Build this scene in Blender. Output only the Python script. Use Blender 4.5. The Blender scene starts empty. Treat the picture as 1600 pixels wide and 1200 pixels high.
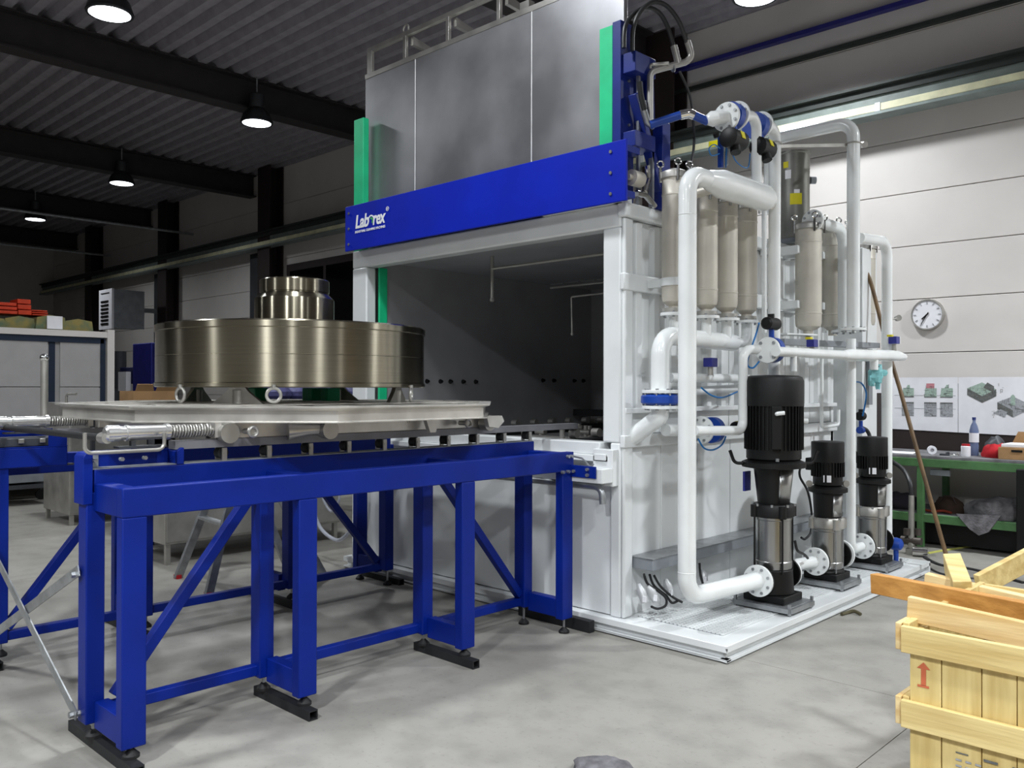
import bpy, bmesh, math, random
from mathutils import Vector, Matrix
random.seed(7)
PI = math.pi
S = bpy.context.scene
COL = S.collection

# ---------------------------------------------------------------- camera, world, lights, exposure
cam = bpy.data.cameras.new('camera')
cam.sensor_width = 36.0
cam.lens = 36.0 * 1341.15 / 1600.0
cam.clip_end = 200
cam_ob = bpy.data.objects.new('camera', cam)
COL.objects.link(cam_ob)
YAW, PITCH, ROLL = 0.76714945, 0.00364286, 0.00249411
_f = Vector((-math.sin(YAW) * math.cos(PITCH), math.cos(YAW) * math.cos(PITCH), math.sin(PITCH)))
_r = Vector((math.cos(YAW), math.sin(YAW), 0))
_u = _r.cross(_f)
_r2 = _r * math.cos(ROLL) + _u * math.sin(ROLL)
_u2 = _u * math.cos(ROLL) - _r * math.sin(ROLL)
cam_ob.matrix_world = Matrix(((_r2.x, _u2.x, -_f.x, 0), (_r2.y, _u2.y, -_f.y, 0), (_r2.z, _u2.z, -_f.z, 1.55), (0, 0, 0, 1)))
S.camera = cam_ob
S.view_settings.view_transform = 'Standard'
S.view_settings.look = 'None'
S.view_settings.gamma = 1.0
S.view_settings.use_curve_mapping = False
S.view_settings.exposure = -0.98

world = bpy.data.worlds.new('world')
S.world = world
world.use_nodes = True
wbg = world.node_tree.nodes['Background']
wbg.inputs[0].default_value = (0.6, 0.68, 0.9, 1)
wbg.inputs[1].default_value = 0.012

LAMP_W = 260.0
def lamp_light(name, loc, watts, size=0.42, spread=150, color=(0.93, 0.97, 1.0)):
    l = bpy.data.lights.new(name, 'AREA')
    l.shape = 'DISK'; l.size = size; l.energy = watts; l.color = color
    l.spread = math.radians(spread)
    o = bpy.data.objects.new(name, l)
    COL.objects.link(o); o.location = loc
    return o
# hall lamps outside the frame (the same high-bay row goes on over and behind the camera)
for i, (x, y, w) in enumerate([(1.2, 7.9, 640), (-4.1, 2.6, 230), (1.2, 1.8, 380), (-1.2, -2.0, 640), (-6.0, -3.5, 480), (3.6, -2.6, 900), (-11.5, -2.5, 260), (5.5, 4.0, 250)]):
    lamp_light('hall_lamp_light', (x, y, 5.42), w)

# ---------------------------------------------------------------- materials
MATS = {}
def sock(n, names, v):
    for k in names:
        if k in n.inputs:
            n.inputs[k].default_value = v
            return
def lin(c):
    if isinstance(c, str):
        c = [int(c[i:i + 2], 16) / 255 for i in (0, 2, 4)]
        c = [x / 12.92 if x <= 0.04045 else ((x + 0.055) / 1.055) ** 2.4 for x in c]
    return tuple(c)
def mat(name, color, rough=0.5, metal=0.0, var=0.06, scale=6.0, bump=0.0, bscale=60.0, stretch=None, emit=None, alpha=None, trans=0.0, coat=0.0, aniso=0.0, color2=None, rvar=0.0):
    m = bpy.data.materials.new(name)
    m.use_nodes = True
    nt = m.node_tree; N = nt.nodes; L = nt.links
    b = N['Principled BSDF']
    c = lin(color)
    tc = N.new('ShaderNodeTexCoord'); mp = N.new('ShaderNodeMapping')
    L.new(tc.outputs['Object'], mp.inputs['Vector'])
    if stretch: mp.inputs['Scale'].default_value = stretch
    nz = N.new('ShaderNodeTexNoise')
    nz.inputs['Scale'].default_value = scale; nz.inputs['Detail'].default_value = 5
    L.new(mp.outputs[0], nz.inputs['Vector'])
    mx = N.new('ShaderNodeMix'); mx.data_type = 'RGBA'
    c2 = lin(color2) if color2 else tuple(max(0, x * (1 - 3 * var)) for x in c)
    mx.inputs['A'].default_value = (*c2, 1)
    mx.inputs['B'].default_value = (*(min(1, x * (1 + var)) for x in c), 1)
    rp = N.new('ShaderNodeMapRange')
    rp.inputs['From Min'].default_value = 0.35; rp.inputs['From Max'].default_value = 0.65
    L.new(nz.outputs['Fac'], rp.inputs['Value'])
    L.new(rp.outputs[0], mx.inputs['Factor'])
    L.new(mx.outputs['Result'], b.inputs['Base Color'])
    b.inputs['Roughness'].default_value = rough
    if rvar:
        rr = N.new('ShaderNodeMapRange')
        rr.inputs['To Min'].default_value = max(0.02, rough - rvar); rr.inputs['To Max'].default_value = min(1, rough + rvar)
        L.new(nz.outputs['Fac'], rr.inputs['Value']); L.new(rr.outputs[0], b.inputs['Roughness'])
    b.inputs['Metallic'].default_value = metal
    if aniso: sock(b, ['Anisotropic'], aniso)
    if coat: sock(b, ['Coat Weight'], coat)
    if trans: sock(b, ['Transmission Weight'], trans)
    if alpha is not None: b.inputs['Alpha'].default_value = alpha
    if bump:
        n2 = N.new('ShaderNodeTexNoise'); n2.inputs['Scale'].default_value = bscale; n2.inputs['Detail'].default_value = 4
        L.new(mp.outputs[0], n2.inputs['Vector'])
        bp = N.new('ShaderNodeBump'); bp.inputs['Strength'].default_value = bump; bp.inputs['Distance'].default_value = 0.01
        L.new(n2.outputs['Fac'], bp.inputs['Height']); L.new(bp.outputs[0], b.inputs['Normal'])
    if emit:
        sock(b, ['Emission Color', 'Emission'], (*lin(emit[0]), 1)); b.inputs['Emission Strength'].default_value = emit[1]
    MATS[name] = m
    return m
def wood(name, c1, c2, dirv=(1, 1, 1), rough=0.6):
    m = mat(name, c1, rough, 0, color2=c2, scale=3.0, stretch=dirv, bump=0.15, bscale=12)
    return m

white = mat('white_paint', 'e2e5e6', 0.32, 0, var=0.03, scale=2, bump=0.03, bscale=250, coat=0.2)
whitep = mat('white_pipe_paint', 'ebeeee', 0.22, 0, var=0.03, scale=3, coat=0.4)
blue = mat('blue_paint', '02217f', 0.45, 0, var=0.05, scale=3, bump=0.04, bscale=180)
bluef = mat('fascia_blue_paint', '001ea6', 0.55, 0, var=0.04, scale=3, bump=0.04, bscale=180)
for _m in (blue, bluef): sock(_m.node_tree.nodes['Principled BSDF'], ['Specular IOR Level'], 0.22)
blue2 = mat('blue_frame_paint', '10277c', 0.42, 0, var=0.08, scale=3)
bluev = mat('blue_valve_paint', '12409c', 0.4, 0)
green = mat('green_plastic', '18c487', 0.5, 0, var=0.04)
steel = mat('brushed_steel', 'a9a9a8', 0.3, 1.0, var=0.05, scale=5, stretch=(1, 1, 0.3), bump=0.03, bscale=200, rvar=0.08)
steelm = mat('satin_steel', 'b9b7b2', 0.42, 0.85, var=0.06, scale=6, rvar=0.1)
door_m = mat('door_sheet_steel', 'b0b0b4', 0.42, 0.8, var=0.10, scale=1.3, rvar=0.14)
drum_m = mat('turned_steel', '8f8979', 0.27, 1.0, var=0.03, scale=3, stretch=(1, 1, 60), aniso=1.0)
sock(drum_m.node_tree.nodes['Principled BSDF'], ['Anisotropic Rotation'], 0.25)
_tg = drum_m.node_tree.nodes.new('ShaderNodeTangent'); _tg.direction_type = 'RADIAL'; _tg.axis = 'Z'
drum_m.node_tree.links.new(_tg.outputs[0], drum_m.node_tree.nodes['Principled BSDF'].inputs['Tangent'])
chrome = mat('bright_metal', 'd8d8d8', 0.12, 1.0, var=0.02)
filt_m = mat('blasted_steel', 'cbc6bb', 0.5, 0.35, var=0.05, scale=4, bump=0.05, bscale=300)
tray_m = mat('pickled_steel', 'd6d3cd', 0.32, 0.65, var=0.07, scale=5, rvar=0.12)
inner_m = mat('dark_chamber_steel', 'a9a9ab', 0.6, 0.35, var=0.04, scale=2)
blackp = mat('black_paint', '070708', 0.5, 0, var=0.1, scale=8)
sock(blackp.node_tree.nodes['Principled BSDF'], ['Specular IOR Level'], 0.35)
rubber = mat('black_rubber', '151517', 0.6, 0, bump=0.1, bscale=150)
darkst = mat('dark_steel_bar', '2a2b2d', 0.6, 0.4, bump=0.1, bscale=100)
hoseb = mat('dark_hose', '232426', 0.45, 0)
grey = mat('grey_paint', '8b9096', 0.45, 0.2)
dgrey = mat('dark_grey_paint', '3c3f44', 0.5, 0.1)
galv = mat('galvanised_steel', 'a8abae', 0.4, 0.8, var=0.08, scale=14)
brownst = mat('brown_column_paint', '2a1e1c', 0.6, 0)
railg = mat('rail_grey_green', '7d8986', 0.5, 0)
raild = mat('rail_dark', '2e3432', 0.6, 0)
cream = mat('cream_busbar', 'e8e6c0', 0.5, 0)
yellow = mat('yellow_sticker', 'd8cc1a', 0.5, 0)
paper = mat('white_paper', 'e9e9ee', 0.7, 0, var=0.02)
ink = mat('grey_print', 'a2a5aa', 0.8, 0, var=0.08, scale=60)
inkg = mat('green_grey_print', 'a3b8ac', 0.8, 0, var=0.08, scale=60)
inkr = mat('red_print', 'c08088', 0.8, 0)
inkd = mat('dark_print', '6a6c6a', 0.8, 0, var=0.12, scale=50)
orange = mat('orange_paint', 'd8401a', 0.5, 0)
card = mat('cardboard', 'a9845a', 0.8, 0, var=0.06)
teal = mat('teal_rubber', '7fc0c4', 0.6, 0, var=0.1, scale=20, bump=0.3, bscale=30)
red = mat('red_cloth', 'b41420', 0.8, 0)
greycl = mat('grey_cloth', '6c6a6e', 0.9, 0, var=0.15, scale=14, bump=0.6, bscale=60)
bench_g = mat('bench_green', '4c7748', 0.5, 0, var=0.08, scale=8)
bench_t = mat('bench_top_grey', '77777a', 0.6, 0, var=0.15, scale=8)
purple = mat('purple_wrap', '4a4a7a', 0.6, 0, var=0.15, scale=12, bump=0.4, bscale=25)
hosey = mat('yellow_hose', 'b8b860', 0.5, 0)
hosec = mat('clear_hose', 'c8ccd8', 0.15, 0, alpha=0.6)
hosebl = mat('blue_air_hose', '1878c0', 0.35, 0)
sensor = mat('navy_sensor', '2a2f86', 0.4, 0)
wood_p = wood('pale_pine', 'd9c489', 'c4a96c', (0.6, 8, 8))
wood_v = wood('pale_pine_upright', 'd8c386', 'c6ac6c', (8, 8, 0.6))
wood_l = wood('fresh_pine', 'dfc896', 'd0ad72', (0.6, 8, 8))
wood_b = wood('brown_timber', 'c8914a', 'b07a38', (0.6, 8, 8))
wood_c = wood('plywood_edge', 'c9b48a', 'b09a6c')
pole_m = mat('brown_pole', '6e5434', 0.6, 0, var=0.15)
stk = mat('red_stamp', 'c96a48', 0.9, 0)
lampe = mat('lamp_glow', 'ffffff', 0.5, 0, emit=('f4f8ff', 14.0))
lampg = mat('lamp_housing', '303236', 0.5, 0.3)
wall_off = mat('wall_block_grey', '76726f', 0.7, 0, var=0.03)
wallm = mat('wall_panel_white', 'd8d3cf', 0.5, 0, var=0.02, scale=1.5)
wallc = mat('coldroom_panel', 'a8a6a6', 0.5, 0, var=0.02)
bluedk = mat('navy_seal', '0a2038', 0.6, 0)
deckm = mat('roof_deck', 'a29ea6', 0.5, 0.2, var=0.05)
beamm = mat('roof_beam_paint', '2c2829', 0.6, 0)
multi = mat('old_tarpaulin', '8c7f48', 0.8, 0, color2='5f7058', scale=7)
gasket = mat('door_gasket', '101216', 0.7, 0)

def concrete():
    m = bpy.data.materials.new('concrete_floor'); m.use_nodes = True
    nt = m.node_tree; N = nt.nodes; L = nt.links; b = N['Principled BSDF']
    tc = N.new('ShaderNodeTexCoord')
    def noise(s, d=6, vec=None):
        n = N.new('ShaderNodeTexNoise'); n.inputs['Scale'].default_value = s; n.inputs['Detail'].default_value = d
        L.new(vec or tc.outputs['Object'], n.inputs['Vector']); return n
    n1 = noise(0.6); n2 = noise(5); n3 = noise(38, 8)
    r1 = N.new('ShaderNodeValToRGB')
    r1.color_ramp.elements[0].position = 0.3; r1.color_ramp.elements[0].color = (*lin('85827c'), 1)
    r1.color_ramp.elements[1].position = 0.72; r1.color_ramp.elements[1].color = (*lin('a09d97'), 1)
    L.new(n1.outputs['Fac'], r1.inputs[0])
    def mul(prev, n, lo, hi, a, fac):
        rp = N.new('ShaderNodeMapRange'); rp.inputs['From Min'].default_value = lo; rp.inputs['From Max'].default_value = hi
        rp.inputs['To Min'].default_value = a; rp.inputs['To Max'].default_value = 1.0
        L.new(n.outputs['Fac'], rp.inputs['Value'])
        mx = N.new('ShaderNodeMix'); mx.data_type = 'RGBA'; mx.blend_type = 'MULTIPLY'; mx.inputs['Factor'].default_value = fac
        L.new(prev, mx.inputs['A']); L.new(rp.outputs[0], mx.inputs['B'])
        return mx.outputs['Result']
    c = mul(r1.outputs[0], n2, 0.3, 0.55, 0.80, 1.0)
    c = mul(c, n3, 0.25, 0.42, 0.75, 0.8)
    L.new(c, b.inputs['Base Color'])
    b.inputs['Roughness'].default_value = 0.5
    bp = N.new('ShaderNodeBump'); bp.inputs['Strength'].default_value = 0.05; L.new(n3.outputs['Fac'], bp.inputs['Height'])
    L.new(bp.outputs[0], b.inputs['Normal'])
    return m
concrete_m = concrete()

def grate():
    m = bpy.data.materials.new('ribbed_white_deck'); m.use_nodes = True
    nt = m.node_tree; N = nt.nodes; L = nt.links; b = N['Principled BSDF']
    b.inputs['Base Color'].default_value = (*lin('d2d6d8'), 1); b.inputs['Roughness'].default_value = 0.3
    tc = N.new('ShaderNodeTexCoord')
    w1 = N.new('ShaderNodeTexWave'); w1.bands_direction = 'X'; w1.inputs['Scale'].default_value = 9
    w2 = N.new('ShaderNodeTexWave'); w2.bands_direction = 'Y'; w2.inputs['Scale'].default_value = 9
    L.new(tc.outputs['Object'], w1.inputs['Vector']); L.new(tc.outputs['Object'], w2.inputs['Vector'])
    mx = N.new('ShaderNodeMath'); mx.operation = 'MAXIMUM'
    L.new(w1.outputs['Fac'], mx.inputs[0]); L.new(w2.outputs['Fac'], mx.inputs[1])
    bp = N.new('ShaderNodeBump'); bp.inputs['Strength'].default_value = 0.6; bp.inputs['Distance'].default_value = 0.004
    L.new(mx.outputs[0], bp.inputs['Height']); L.new(bp.outputs[0], b.inputs['Normal'])
    return m
grate_m = grate()

# ---------------------------------------------------------------- mesh helpers
def V(*a): return Vector(a)
class MB:
    def __init__(s): s.v = []; s.f = []
    def add(s, vs, fs):
        n = len(s.v); s.v += [Vector(v) for v in vs]; s.f += [tuple(n + i for i in f) for f in fs]; return s
    def box(s, x0, x1, y0, y1, z0, z1):
        return s.add([(x0, y0, z0), (x1, y0, z0), (x1, y1, z0), (x0, y1, z0), (x0, y0, z1), (x1, y0, z1), (x1, y1, z1), (x0, y1, z1)],
                     [(0, 3, 2, 1), (4, 5, 6, 7), (0, 1, 5, 4), (1, 2, 6, 5), (2, 3, 7, 6), (3, 0, 4, 7)])
    def bar(s, a, b, w, h, up=(0, 0, 1)):
        a = Vector(a); b = Vector(b); d = (b - a).normalized(); up = Vector(up)
        sx = d.cross(up)
        if sx.length < 1e-4: sx = d.cross(Vector((1, 0, 0)))
        sx.normalize(); uz = sx.cross(d).normalized()
        vs = [p + sx * (i * w / 2) + uz * (j * h / 2) for p in (a, b) for i, j in ((-1, -1), (1, -1), (1, 1), (-1, 1))]
        return s.add(vs, [(0, 1, 2, 3), (7, 6, 5, 4), (0, 4, 5, 1), (1, 5, 6, 2), (2, 6, 7, 3), (3, 7, 4, 0)])
    def cyl(s, a, b, r, r2=None, n=20, caps=True):
        if r2 is None: r2 = r
        return s.rings([(a, r), (b, r2)], n, caps)
    def rings(s, pr, n=20, caps=True, frame=None):
        P = [Vector(p) for p, _ in pr]; k = len(P)
        t0 = None; base = len(s.v); prev = None
        for i, (p, r) in enumerate(pr):
            p = P[i]
            t = Vector((0, 0, 0))
            if i > 0: t += (P[i] - P[i - 1]).normalized() if (P[i] - P[i - 1]).length > 1e-9 else Vector((0, 0, 0))
            if i < k - 1: t += (P[i + 1] - P[i]).normalized() if (P[i + 1] - P[i]).length > 1e-9 else Vector((0, 0, 0))
            if t.length < 1e-9: t = prev or Vector((0, 0, 1))
            t.normalize()
            if t0 is None:
                a = Vector((0, 0, 1)) if abs(t.z) < 0.9 else Vector((1, 0, 0))
                nx = t.cross(a).normalized()
            else:
                q = t0.rotation_difference(t); nx = q @ nx
            t0 = t; prev = t
            ny = t.cross(nx).normalized()
            for j in range(n):
                an = 2 * PI * j / n
                s.v.append(p + nx * (math.cos(an) * r) + ny * (math.sin(an) * r))
        for i in range(k - 1):
            for j in range(n):
                a = base + i * n + j; b = base + i * n + (j + 1) % n
                s.f.append((a, b, b + n, a + n))
        if caps:
            s.f.append(tuple(base + j for j in range(n))[::-1]); s.f.append(tuple(base + (k - 1) * n + j for j in range(n)))
        return s
    def tube(s, pts, r, bend=0.1, n=16, steps=7):
        return s.rings([(p, r) for p in fillet(pts, bend, steps)], n)
    def lathe(s, prof, c=(0, 0, 0), axis=(0, 0, 1), n=48):
        ax = Vector(axis).normalized(); c = Vector(c)
        a = Vector((1, 0, 0)) if abs(ax.x) < 0.9 else Vector((0, 1, 0))
        nx = ax.cross(a).normalized(); ny = ax.cross(nx); base = len(s.v)
        for r, h in prof:
            for j in range(n):
                an = 2 * PI * j / n
                s.v.append(c + ax * h + nx * (math.cos(an) * r) + ny * (math.sin(an) * r))
        k = len(prof)
        for i in range(k - 1):
            for j in range(n):
                p = base + i * n + j; q = base + i * n + (j + 1) % n
                s.f.append((p, q, q + n, p + n))
        if prof[0][0] > 1e-4: s.f.append(tuple(base + j for j in range(n))[::-1])
        if prof[-1][0] > 1e-4: s.f.append(tuple(base + (k - 1) * n + j for j in range(n)))
        return s
    def torus(s, c, axis, R, r, n=24, m=10):
        ax = Vector(axis).normalized(); c = Vector(c)
        a = Vector((0, 0, 1)) if abs(ax.z) < 0.9 else Vector((1, 0, 0))
        nx = ax.cross(a).normalized(); ny = ax.cross(nx); base = len(s.v)
        for i in range(n):
            d = nx * math.cos(2 * PI * i / n) + ny * math.sin(2 * PI * i / n)
            for j in range(m):
                s.v.append(c + d * (R + r * math.cos(2 * PI * j / m)) + ax * (r * math.sin(2 * PI * j / m)))
        for i in range(n):
            for j in range(m):
                s.f.append((base + i * m + j, base + ((i + 1) % n) * m + j, base + ((i + 1) % n) * m + (j + 1) % m, base + i * m + (j + 1) % m))
        return s
    def ball(s, c, r, n=12, sq=(1, 1, 1)):
        c = Vector(c); k = n // 2; base = len(s.v)
        for i in range(k + 1):
            th = PI * i / k
            for j in range(n):
                an = 2 * PI * j / n
                s.v.append(c + Vector((r * math.sin(th) * math.cos(an) * sq[0], r * math.sin(th) * math.sin(an) * sq[1], r * math.cos(th) * sq[2])))
        for i in range(k):
            for j in range(n):
                p = base + i * n + j; q = base + i * n + (j + 1) % n
                s.f.append((p, p + n, q + n, q))
        return s
    def prism(s, poly, h0, h1, plane='xy'):
        n = len(poly)
        def m(p, h):
            if plane == 'xy': return (p[0], p[1], h)
            if plane == 'xz': return (p[0], h, p[1])
            return (h, p[0], p[1])
        s.add([m(p, h0) for p in poly] + [m(p, h1) for p in poly],
              [tuple(range(n))[::-1], tuple(range(n, 2 * n))] + [(i, (i + 1) % n, n + (i + 1) % n, n + i) for i in range(n)])
        return s
    def build(s, name, m, parent=None, smooth=True, bevel=0.0, sharp=35):
        me = bpy.data.meshes.new(name)
        off = wpos(parent) if parent else Vector((0, 0, 0))
        me.from_pydata([v - off for v in s.v], [], s.f)
        bm = bmesh.new(); bm.from_mesh(me)
        bmesh.ops.remove_doubles(bm, verts=bm.verts, dist=1e-6)
        bmesh.ops.recalc_face_normals(bm, faces=bm.faces)
        bm.to_mesh(me); bm.free()
        me.materials.append(m)
        if smooth:
            for p in me.polygons: p.use_smooth = True
            me.set_sharp_from_angle(angle=math.radians(sharp))
        o = bpy.data.objects.new(name, me); COL.objects.link(o)
        if parent: o.parent = parent
        if bevel:
            b = o.modifiers.new('bevel', 'BEVEL'); b.width = bevel; b.segments = 2; b.limit_method = 'ANGLE'; b.angle_limit = math.radians(40)
        return o
def wpos(o):
    p = Vector((0, 0, 0))
    while o: p = p + Vector(o.location); o = o.parent
    return p
def fillet(pts, bend, steps=7):
    P = [Vector(p) for p in pts]; out = [P[0]]
    for i in range(1, len(P) - 1):
        a, b, c = P[i - 1], P[i], P[i + 1]
        d1 = (a - b); d2 = (c - b); l1, l2 = d1.length, d2.length; d1.normalize(); d2.normalize()
        ang = d1.angle(d2)
        if ang > PI - 0.02: out.append(b); continue
        t = min(bend / math.tan(ang / 2), l1 * 0.49, l2 * 0.49); R = t * math.tan(ang / 2)
        bis = (d1 + d2).normalized(); ctr = b + bis * (R / math.sin(ang / 2))
        s0 = b + d1 * t - ctr; s1 = b + d2 * t - ctr
        tot = s0.angle(s1)
        for k in range(steps + 1):
            u = k / steps
            v = (s0 * math.sin((1 - u) * tot) + s1 * math.sin(u * tot)) / math.sin(tot)
            out.append(ctr + v)
    out.append(P[-1]); return out
def curve(pts, k=8):
    P = [Vector(p) for p in pts]; P = [P[0]] + P + [P[-1]]; out = []
    for i in range(1, len(P) - 2):
        for j in range(k):
            t = j / k; a, b, c, d = P[i - 1], P[i], P[i + 1], P[i + 2]
            out.append(0.5 * ((2 * b) + (c - a) * t + (2 * a - 5 * b + 4 * c - d) * t * t + (3 * b - a - 3 * c + d) * t ** 3))
    out.append(P[-2]); return out
def hose(pts, r, k=8, n=10): return MB().rings([(p, r) for p in curve(pts, k)], n)

def tag(o, label, cat, group=None):
    o['label'] = label; o['category'] = cat
    if group: o['group'] = group
    return o
def thing(name, loc, label, cat, group=None):
    o = bpy.data.objects.new(name, None); o.empty_display_size = 0.1; COL.objects.link(o); o.location = loc
    return tag(o, label, cat, group)
def struct(o): o['kind'] = 'structure'; return o
def stuff(o): o['kind'] = 'stuff'; return o
def dup(root, loc, label=None):
    r = root.copy(); COL.objects.link(r); r.location = loc
    if label: r['label'] = label
    for ch in list(root.children):
        c = ch.copy(); COL.objects.link(c); c.parent = r
        for g in list(ch.children):
            d = g.copy(); COL.objects.link(d); d.parent = c
    return r
def dpart(o, d, parent=None):
    c = o.copy(); COL.objects.link(c); c.parent = parent or o.parent; c.location = Vector(o.location) + Vector(d)
    for g in list(o.children):
        e = g.copy(); COL.objects.link(e); e.parent = c
    return c
def text_mesh(body, size, m, name, parent, origin, xdir, updir, extrude=0.001, offset=0.0, shear=0.0, spacing=1.0, align='LEFT'):
    cu = bpy.data.curves.new(name, 'FONT'); cu.body = body; cu.size = size; cu.extrude = extrude; cu.offset = offset; cu.shear = shear
    cu.space_character = spacing; cu.align_x = align; cu.resolution_u = 3
    t = bpy.data.objects.new(name, cu); COL.objects.link(t)
    dg = bpy.context.evaluated_depsgraph_get(); me = bpy.data.meshes.new_from_object(t.evaluated_get(dg))
    bpy.data.objects.remove(t)
    x = Vector(xdir).normalized(); u = Vector(updir).normalized(); n = x.cross(u)
    off = Vector(origin) - (wpos(parent) if parent else Vector())
    M = Matrix(((x.x, u.x, n.x, off.x), (x.y, u.y, n.y, off.y), (x.z, u.z, n.z, off.z), (0, 0, 0, 1)))
    me.transform(M); me.materials.clear(); me.materials.append(m)
    o = bpy.data.objects.new(name, me); COL.objects.link(o)
    if parent: o.parent = parent
    return o
def lump(c, sx, sy, sz, m_, nm, par, seed=0, n=20, sharp=60, amp=1.0, floor=-0.25):
    random.seed(seed); m = MB().ball((0, 0, 0), 1.0, n)
    ph = [random.uniform(0, 6) for _ in range(6)]
    out = []
    for v in m.v:
        k = 1 + amp * (0.13 * math.sin(4 * v.x + ph[0]) * math.cos(5 * v.y + ph[1]) + 0.08 * math.sin(9 * v.y + ph[2] + 4 * v.z) + 0.05 * math.sin(13 * v.x + ph[3]))
        z = max(v.z * k, floor)
        out.append(Vector((c[0] + v.x * k * sx, c[1] + v.y * k * sy, c[2] + (z - floor) * sz)))
    m.v = out; return m.build(nm, m_, par, sharp=sharp)
def fit(o, x0, x1, ax=0):
    vs = o.data.vertices; a = min(v.co[ax] for v in vs); b = max(v.co[ax] for v in vs)
    for v in vs: v.co[ax] = x0 + (v.co[ax] - a) * (x1 - x0) / (b - a)
    return o
def flange(mb, c, axis, r=0.1, t=0.018):
    c = Vector(c); ax = Vector(axis).normalized(); mb.cyl(c - ax * t / 2, c + ax * t / 2, r, n=32); return mb
def bolts(c, axis, R, k, parent, m=None, r=0.009, h=0.012, name='bolts', ph=0.0):
    c = Vector(c); ax = Vector(axis).normalized()
    a = Vector((0, 0, 1)) if abs(ax.z) < 0.9 else Vector((1, 0, 0))
    nx = ax.cross(a).normalized(); ny = ax.cross(nx); mb = MB()
    for i in range(k):
        an = 2 * PI * (i + 0.5) / k + ph; p = c + nx * R * math.cos(an) + ny * R * math.sin(an)
        mb.cyl(p - ax * h, p + ax * h, r, n=6)
    o = mb.build(name, m or galv, parent, smooth=False); o['kind'] = 'stuff'; return o
# ================================================================ THE HALL
XW0, XW1, YW, YB, ZC = -30.0, 7.0, 9.7, -8.0, 6.2
fl = struct(MB().box(XW0, XW1, YB, YW, -0.12, -0.012).build('floor', dgrey, smooth=False))
gx = [XW0, -25.6, -19.6, -13.6, -7.6, -1.42, 4.6, XW1]; gy = [YB, -1.55, 4.45, YW]
sl = 0.002
for i in range(len(gx) - 1):
    for j in range(len(gy) - 1):
        MB().box(gx[i] + sl, gx[i + 1] - sl, gy[j] + sl, gy[j + 1] - sl, -0.012, 0.0).build('slab', concrete_m, fl, smooth=False)

# back wall of horizontal sandwich panels between steel columns
wb = struct(MB().box(XW0, XW1, YW + 0.06, YW + 0.15, 0, ZC).build('wall_back', dgrey, smooth=False))
cols_x = [4.1, -1.2, -6.4, -11.3, -16.3, -21.2, -26.1]
xs = [XW1] + cols_x + [XW0]
zj = [0.0, 0.77, 1.35, 1.93, 2.51, 3.09, 3.67, 4.25, 4.83, 5.41, ZC]
first = None
for a in range(len(xs) - 1):
    xh, xl = xs[a], xs[a + 1]
    for b in range(len(zj) - 1):
        MB().box(xl + 0.004, xh - 0.004, YW, YW + 0.06, zj[b] + 0.004, zj[b + 1] - 0.004).build('panel', wallm, wb, bevel=0.004)
for cx in cols_x[1:]:
    m = MB(); w = 0.24
    m.box(cx - w, cx + w, YW - 0.04, YW - 0.01, 0, ZC - 0.02); m.box(cx - w, cx + w, YW - 0.34, YW - 0.31, 0, ZC - 0.02); m.box(cx - 0.02, cx + 0.02, YW - 0.31, YW - 0.04, 0, ZC - 0.02)
    if cx < -2: m.build('column', brownst, wb, smooth=False)
# dark glazed door in the back wall
dd = struct(MB().box(-15.9, -11.8, YW - 0.03, YW - 0.005, 0.0, 4.1).build('door_1', brownst, smooth=False))
gm = mat('dark_glass', '08090a', 0.08, 0)
for k in range(3):
    MB().box(-15.75 + 1.32 * k, -14.55 + 1.32 * k, YW - 0.045, YW - 0.03, 0.15, 3.95).build('door_leaf', gm, dd, smooth=False)
for cx in (-17.0, -21.9):
    MB().box(cx - 0.25, cx + 0.22, YW - 0.12, YW - 0.01, 0, 4.45).build('door_jamb', dgrey, wb, smooth=False)
# crane runway beam
tr = struct(MB().box(XW0, XW1, 9.37, 9.39, 4.50, 4.78).build('trim_1', railg, smooth=False))
MB().box(XW0, XW1, 9.27, 9.49, 4.78, 4.81).build('top_flange', raild, tr, smooth=False)
MB().box(XW0, XW1, 9.27, 9.49, 4.47, 4.50).build('bottom_flange', railg, tr, smooth=False)
MB().box(XW0, XW1, 9.335, 9.37, 4.70, 4.78).build('flange_shadow_strip', raild, tr, smooth=False)  # dark strip painting the shadow of the top flange on the web
MB().box(XW0, XW1, 9.30, 9.37, 4.512, 4.59).build('busbar', cream, tr, smooth=False, bevel=0.004)
for bx in (-3.55, -6.6, -9.6, -13.0):
    MB().box(bx - 0.03, bx + 0.03, 9.29, 9.37, 4.505, 4.60).build('busbar_clip', white, tr, smooth=False, bevel=0.004)
MB().box(-5.6, -5.42, 9.295, 9.31, 4.50, 4.585).build('marker_plate', yellow, tr, smooth=False)
# small girder and conduits under the roof edge
t2 = struct(MB().box(-8.0, XW1, YW - 0.10, YW - 0.01, 5.70, 5.75).build('trim_2', mat('navy_edge_girder', '26267a', 0.5), smooth=False))
t3 = struct(MB().box(-8.0, XW1, YW - 0.06, YW, 5.42, 5.47).build('trim_3', raild, smooth=False))
# other walls
struct(MB().box(XW0 - 0.15, XW0, YB, YW, 0, ZC).build('wall_left', wallm, smooth=False))
struct(MB().box(XW1, XW1 + 0.15, YB, YW, 0, ZC).build('wall_right', wall_off, smooth=False))
struct(MB().box(XW0, XW1, YB - 0.15, YB, 0, ZC).build('wall_front', wall_off, smooth=False))
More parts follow.
